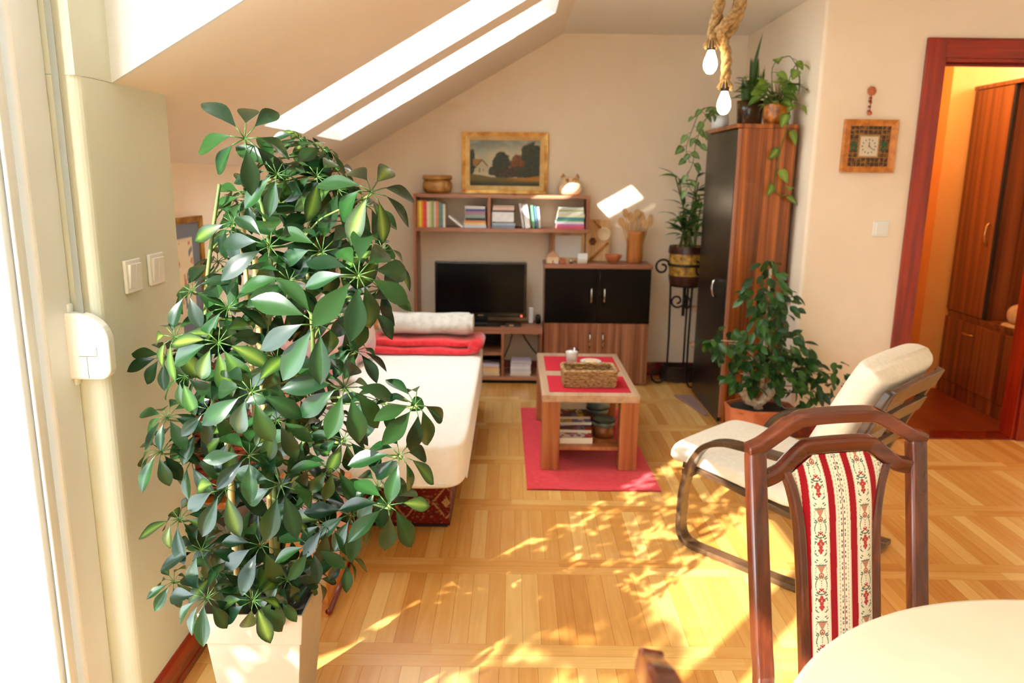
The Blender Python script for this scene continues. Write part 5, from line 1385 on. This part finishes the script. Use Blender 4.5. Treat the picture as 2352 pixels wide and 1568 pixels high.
m = MB(); m.tube([(-.14, 0, .25), (-.1, 0, .37), (0, 0, .42), (.1, 0, .37), (.14, 0, .25)], .012, 8); m.build('handle', M['wicker_red'], rw)
ws = thing('wooden_bench', 'low orange wooden bench with carved side behind the square planter', 'bench', (-.72, 2.5, 0))
m = MB(); m.box(-.12, .12, -.2, .2, 0, .33); m.build('body', M['orange_wood'], ws, .004)
m = MB(); m.box(-.13, .125, -.205, .205, .331, .352); m.build('seat', M['orange_wood'], ws, .004)
m = MB()
m.tube([(.1205, .16, .2), (.1205, .08, .1), (.1205, .04, .2), (.1205, -.04, .1), (.1205, -.08, .2), (.1205, -.16, .1)], .004, 6); m.tube([(.121, -.2, .02), (.121, .2, .02)], .012, 6); m.build('carving', M['base_red'], ws)
m = MB()
pf_ = pinkc(13)
def throwf(u, v):
    s = v * .62 - .27
    x = -.13 + .255 * min(max((v - .2) / .42, 0), 1) if False else 0
    L_ = -.125 + .445 * v
    if L_ < .128: xx, zz = L_, .358
    else: xx, zz = .134 + .004 * sin(u * 20), .358 - (L_ - .128)
    return (xx, -.17 + .2 * u + .01 * sin(v * 9), zz + .003 * sin(u * 17 + v * 5))
m.grid(throwf, 30, 40, lambda u, v: pf_(Vector(throwf(u, v)) * 1.6))
o = m.build('pink_throw', M['col_fabric'], None, loc=(-.72, 2.5, 0)); tag(o, 'pink patterned cloth draped over the low wooden bench', 'throw')

# ================================================================== large umbrella plant
POTX, POTY = -.615, 1.765
BP = thing('umbrella_plant', 'tall bushy umbrella plant in a square taupe planter by the balcony door', 'potted plant', (POTX, POTY, 0))
PZ = .42
def sq(h, z): return [(-h, -h, z), (h, -h, z), (h, h, z), (-h, h, z)]
rg = [sq(.082, 0.001), sq(.113, PZ - .085), sq(.117, PZ - .085), sq(.126, PZ), sq(.121, PZ), sq(.116, PZ - .05)]
m = MB(); vs = [p for r in rg for p in r]; fs = []
for i in range(5):
    for k in range(4): l = (k + 1) % 4; fs.append((i * 4 + k, i * 4 + l, (i + 1) * 4 + l, (i + 1) * 4 + k))
fs.append((3, 2, 1, 0)); m.add(vs, fs); m.build('planter', M['planter'], BP, .003)
m = MB(); m.grid(lambda u, v: (-.115 + .23 * u, -.115 + .23 * v, PZ - .045 + .008 * mnoise.noise(Vector((u * 9, v * 9, 0)))), 24, 24); m.build('soil', M['soil'], BP)
for (bx_, by_, r, z1) in ((-.045, -.07, .008, .80), (.02, .0, .007, 1.2), (-.02, .05, .006, 1.32)):
    m = MB(); zz = PZ - .06; prof = []
    while zz < z1: prof += [(r, zz), (r * .94, zz + .09), (r * 1.1, zz + .098)]; zz += .1
    m.lathe(prof, 12, (bx_, by_, 0)); m.build('bamboo_stake', M['bamboo'], BP)
stemaxes = []
sm_ = MB()
for (pts) in ([(-.03, -.02, PZ - .05), (-.06, -.03, .65), (-.09, -.02, .9), (-.1, .0, 1.15), (-.05, .0, 1.42)], [(.03, .0, PZ - .05), (.035, .0, .7), (.03, .02, 1.0), (.05, .02, 1.25), (.03, .0, 1.45)], [(0, .04, PZ - .05), (.06, .03, .62), (.12, .02, .85), (.14, .02, 1.05), (.13, .02, 1.3)]):
    Q = smoothp([Vector(p) for p in pts], 8); sm_.tube(Q, [.009 * (1 - .55 * i / len(Q)) for i in range(len(Q))], 8); stemaxes.append(Q)
# leaf clusters
random.seed(17)
LG = [lin(18, 44, 20), lin(24, 54, 24), lin(16, 38, 20), lin(30, 62, 26), lin(20, 48, 25)]
def cluster_mesh(seed, vari, n, tilt):
    random.seed(seed); m = MB()
    for k in range(n):
        a = 2 * pi * k / n + rv(.16); e = random.uniform(-1.0, -.08) + tilt * cos(a)
        d = Vector((cos(a) * cos(e), sin(a) * cos(e), sin(e)))
        L = random.uniform(.78, 1.05); pl_ = .22 + rv(.04)
        d0 = Vector((cos(a), sin(a), .25)).normalized()
        b = d0 * pl_
        m.tube([(0, 0, 0), b * .6, b], .010, 5, col=lin(62, 96, 42))
        c = random.choice(LG); mid = None
        if random.random() < vari: mid = random.choice([lin(92, 118, 44), lin(110, 130, 54), lin(74, 108, 40)])
        else: mid = mixc(c, lin(46, 86, 40), .5) if random.random() < .4 else None
        m.leaf(b, d, Vector((0, 0, 1)), L * (1 - pl_) * 1.02, L * .345, random.uniform(.1, .42), random.uniform(.06, .2), c, mid, 9, 'ob', rv(.35))
    me = m
    return m
protos = []
for i in range(12):
    protos.append(cluster_mesh(100 + i, .06 if i < 8 else .5, 8 + i % 3, .3 if i % 2 else 0))
proto_me = []
# (px, py, radius px, depth y, variegated) read from the photograph, placed as points in the room
CL = [(562, 318, 98, 1.72, 0), (688, 318, 48, 1.95, 1), (740, 342, 62, 1.9, 0), (636, 400, 78, 1.72, 0), (728, 405, 82, 1.78, 0), (777, 436, 78, 1.8, 0), (566, 455, 66, 1.78, 0), (535, 512, 74, 1.74, 0), (616, 482, 58, 1.9, 0), (852, 440, 98, 1.66, 1), (880, 575, 78, 1.72, 1),
      (620, 565, 88, 1.64, 0), (740, 578, 92, 1.66, 0), (823, 632, 104, 1.58, 0), (440, 668, 76, 1.72, 0), (524, 706, 78, 1.68, 0), (665, 644, 80, 1.62, 0), (730, 745, 108, 1.55, 0), (402, 774, 80, 1.66, 1), (502, 786, 90, 1.6, 1), (636, 822, 76, 1.68, 0), (607, 722, 64, 1.8, 0), (425, 864, 64, 1.7, 0), (547, 536, 60, 1.9, 0), (715, 495, 76, 1.85, 0), (794, 507, 76, 1.85, 0), (674, 424, 66, 1.92, 0), (769, 386, 70, 1.92, 0), (836, 700, 84, 1.75, 0), (815, 805, 62, 1.85, 0),
      (791, 890, 94, 1.56, 0), (953, 930, 82, 1.62, 0), (866, 918, 64, 1.72, 0), (917, 1046, 82, 1.6, 0), (891, 1160, 88, 1.56, 0), (790, 1008, 62, 1.66, 0), (761, 1072, 68, 1.62, 0), (573, 1045, 80, 1.56, 0), (646, 1114, 92, 1.54, 0), (463, 1262, 68, 1.62, 0), (475, 1372, 76, 1.55, 0), (386, 958, 64, 1.7, 0), (481, 940, 64, 1.66, 0), (372, 1036, 72, 1.68, 0), (412, 1192, 72, 1.66, 1), (459, 987, 60, 1.74, 0), (578, 900, 96, 1.52, 0), (637, 965, 70, 1.62, 0), (715, 1256, 66, 1.6, 0), (752, 1205, 68, 1.62, 0), (790, 1282, 58, 1.72, 0), (582, 1378, 72, 1.56, 1), (660, 1330, 62, 1.62, 0), (600, 1252, 76, 1.62, 0), (811, 1178, 78, 1.64, 0), (868, 1118, 66, 1.66, 0), (738, 1130, 64, 1.7, 0), (518, 1122, 84, 1.6, 1), (440, 1056, 68, 1.72, 0), (399, 1334, 48, 1.66, 0), (674, 905, 76, 1.7, 0), (692, 995, 72, 1.72, 0), (536, 1000, 70, 1.7, 1), (500, 1312, 62, 1.66, 0), (640, 1366, 56, 1.64, 0),
      (560, 620, 76, 1.88, 0), (690, 690, 84, 1.86, 0), (480, 860, 76, 1.84, 0), (560, 870, 80, 1.86, 0), (720, 850, 84, 1.84, 0), (600, 1160, 72, 1.82, 0), (700, 1090, 76, 1.84, 0), (520, 1230, 66, 1.8, 0), (660, 1230, 70, 1.8, 0), (480, 740, 70, 1.9, 0), (780, 560, 78, 1.95, 0), (640, 960, 76, 1.9, 0), (540, 1090, 66, 1.86, 0), (780, 730, 80, 1.9, 0), (590, 780, 80, 1.92, 0), (700, 560, 80, 1.95, 0), (640, 700, 76, 1.98, 0), (760, 960, 72, 1.88, 0), (380, 820, 60, 1.84, 0), (450, 800, 66, 1.9, 0), (690, 1160, 70, 1.72, 0), (560, 1310, 60, 1.7, 0), (720, 1330, 52, 1.74, 0), (620, 1050, 70, 1.76, 0), (840, 470, 70, 1.9, 0), (870, 660, 66, 1.86, 0), (500, 600, 60, 1.95, 0), (540, 460, 50, 1.98, 0), (600, 440, 62, 1.96, 0)]
def unproj(px, py, y):
    d = _R * ((px - 1176) / 1761.0) - _U * ((py - 784) / 1761.0) + _f
    t = y / d.y
    return Vector((0, 0, 1.45)) + d * t, t
camp = Vector((0, 0, 1.45))
variants = {}
random.seed(99)
for i, (px, py, r, y, vg) in enumerate(CL):
    w, t = unproj(px, py, y)
    loc = w - Vector((POTX, POTY, 0))
    R_ = r / 1761.0 * t * 1.52
    k = (8 + i % 4) if vg else (i * 5 + i // 7) % 8
    ax_h = Vector((loc.x, loc.y, 0)); ax_h = ax_h.normalized() if ax_h.length > .03 else Vector((0, -1, 0))
    tocam = (camp - w).normalized()
    axis = (ax_h * .35 + Vector((0, 0, .62)) + tocam * .62 + Vector((rv(.25), rv(.25), rv(.15)))).normalized()
    if k not in variants:
        variants[k] = protos[k].build('leaf_cluster', M['leaf'], BP); o = variants[k]
    else:
        o = bpy.data.objects.new('leaf_cluster', variants[k].data); COL.objects.link(o); o.parent = BP
    q = axis.to_track_quat('Z', 'Y'); spin = Matrix.Rotation(random.uniform(0, 2 * pi), 4, 'Z')
    o.matrix_local = Matrix.Translation(loc) @ q.to_matrix().to_4x4() @ spin @ Matrix.Scale(R_, 4)
    # petiole from the nearest lower stem point
    best = None
    for Q in stemaxes:
        for p in Q:
            if p.z < loc.z - .02 or p.z < PZ + .04:
                dd_ = (p - loc).length + (0.6 * max(0, .05 - (loc.z - p.z)))
                if best is None or dd_ < best[0]: best = (dd_, p)
    b = best[1]; mid = (b + loc) / 2 + Vector((0, 0, .02)) - axis * .02
    ln = (loc - b).length
    sm_.tube(smoothp([b, b + (mid - b) * .5 + Vector((0, 0, .01)), mid, loc - axis * .012, loc], 4), .0026 if ln < .3 else .0034, 6)
sm_.build('stems', M['stem'], BP)

# unseen shrub added outside the glass door to dapple the sun on the floor
sb = thing('added_shade_shrub', 'unseen leafy shrub in a clay tub, added outside to shade the floor', 'shrub', (-1.75, -.35, 0))
m = MB(); m.lathe([(.2, 0), (.26, .05), (.3, .45), (.28, .45), (.26, .4)], 28, capt=True); m.build('tub', M['terra'], sb)
random.seed(41)
s_, l_ = MB(), MB()
for k in range(9): s_.tube([(rv(.1), rv(.2), .4), (rv(.15), rv(.6), 1.0), (rv(.15), rv(1.0), 1.6)], [.015, .01, .005], 6)
for k in range(1500):
    yy = random.uniform(-1.05, 1.0); zt = 1.96 - .42 * (yy - .55) * .9; zz = zt - random.random() ** 1.3 * (zt - .5)
    l_.leaf((rv(.16), yy, zz), Vector((rv(1), rv(1), rv(.8) - .2)), Vector((rv(1), rv(1), 1)), random.uniform(.09, .15), .055, .2, .1, random.choice(LG), None, 4, 'ov')
s_.build('stems', M['bark'], sb); l_.build('foliage', M['leaf2'], sb)
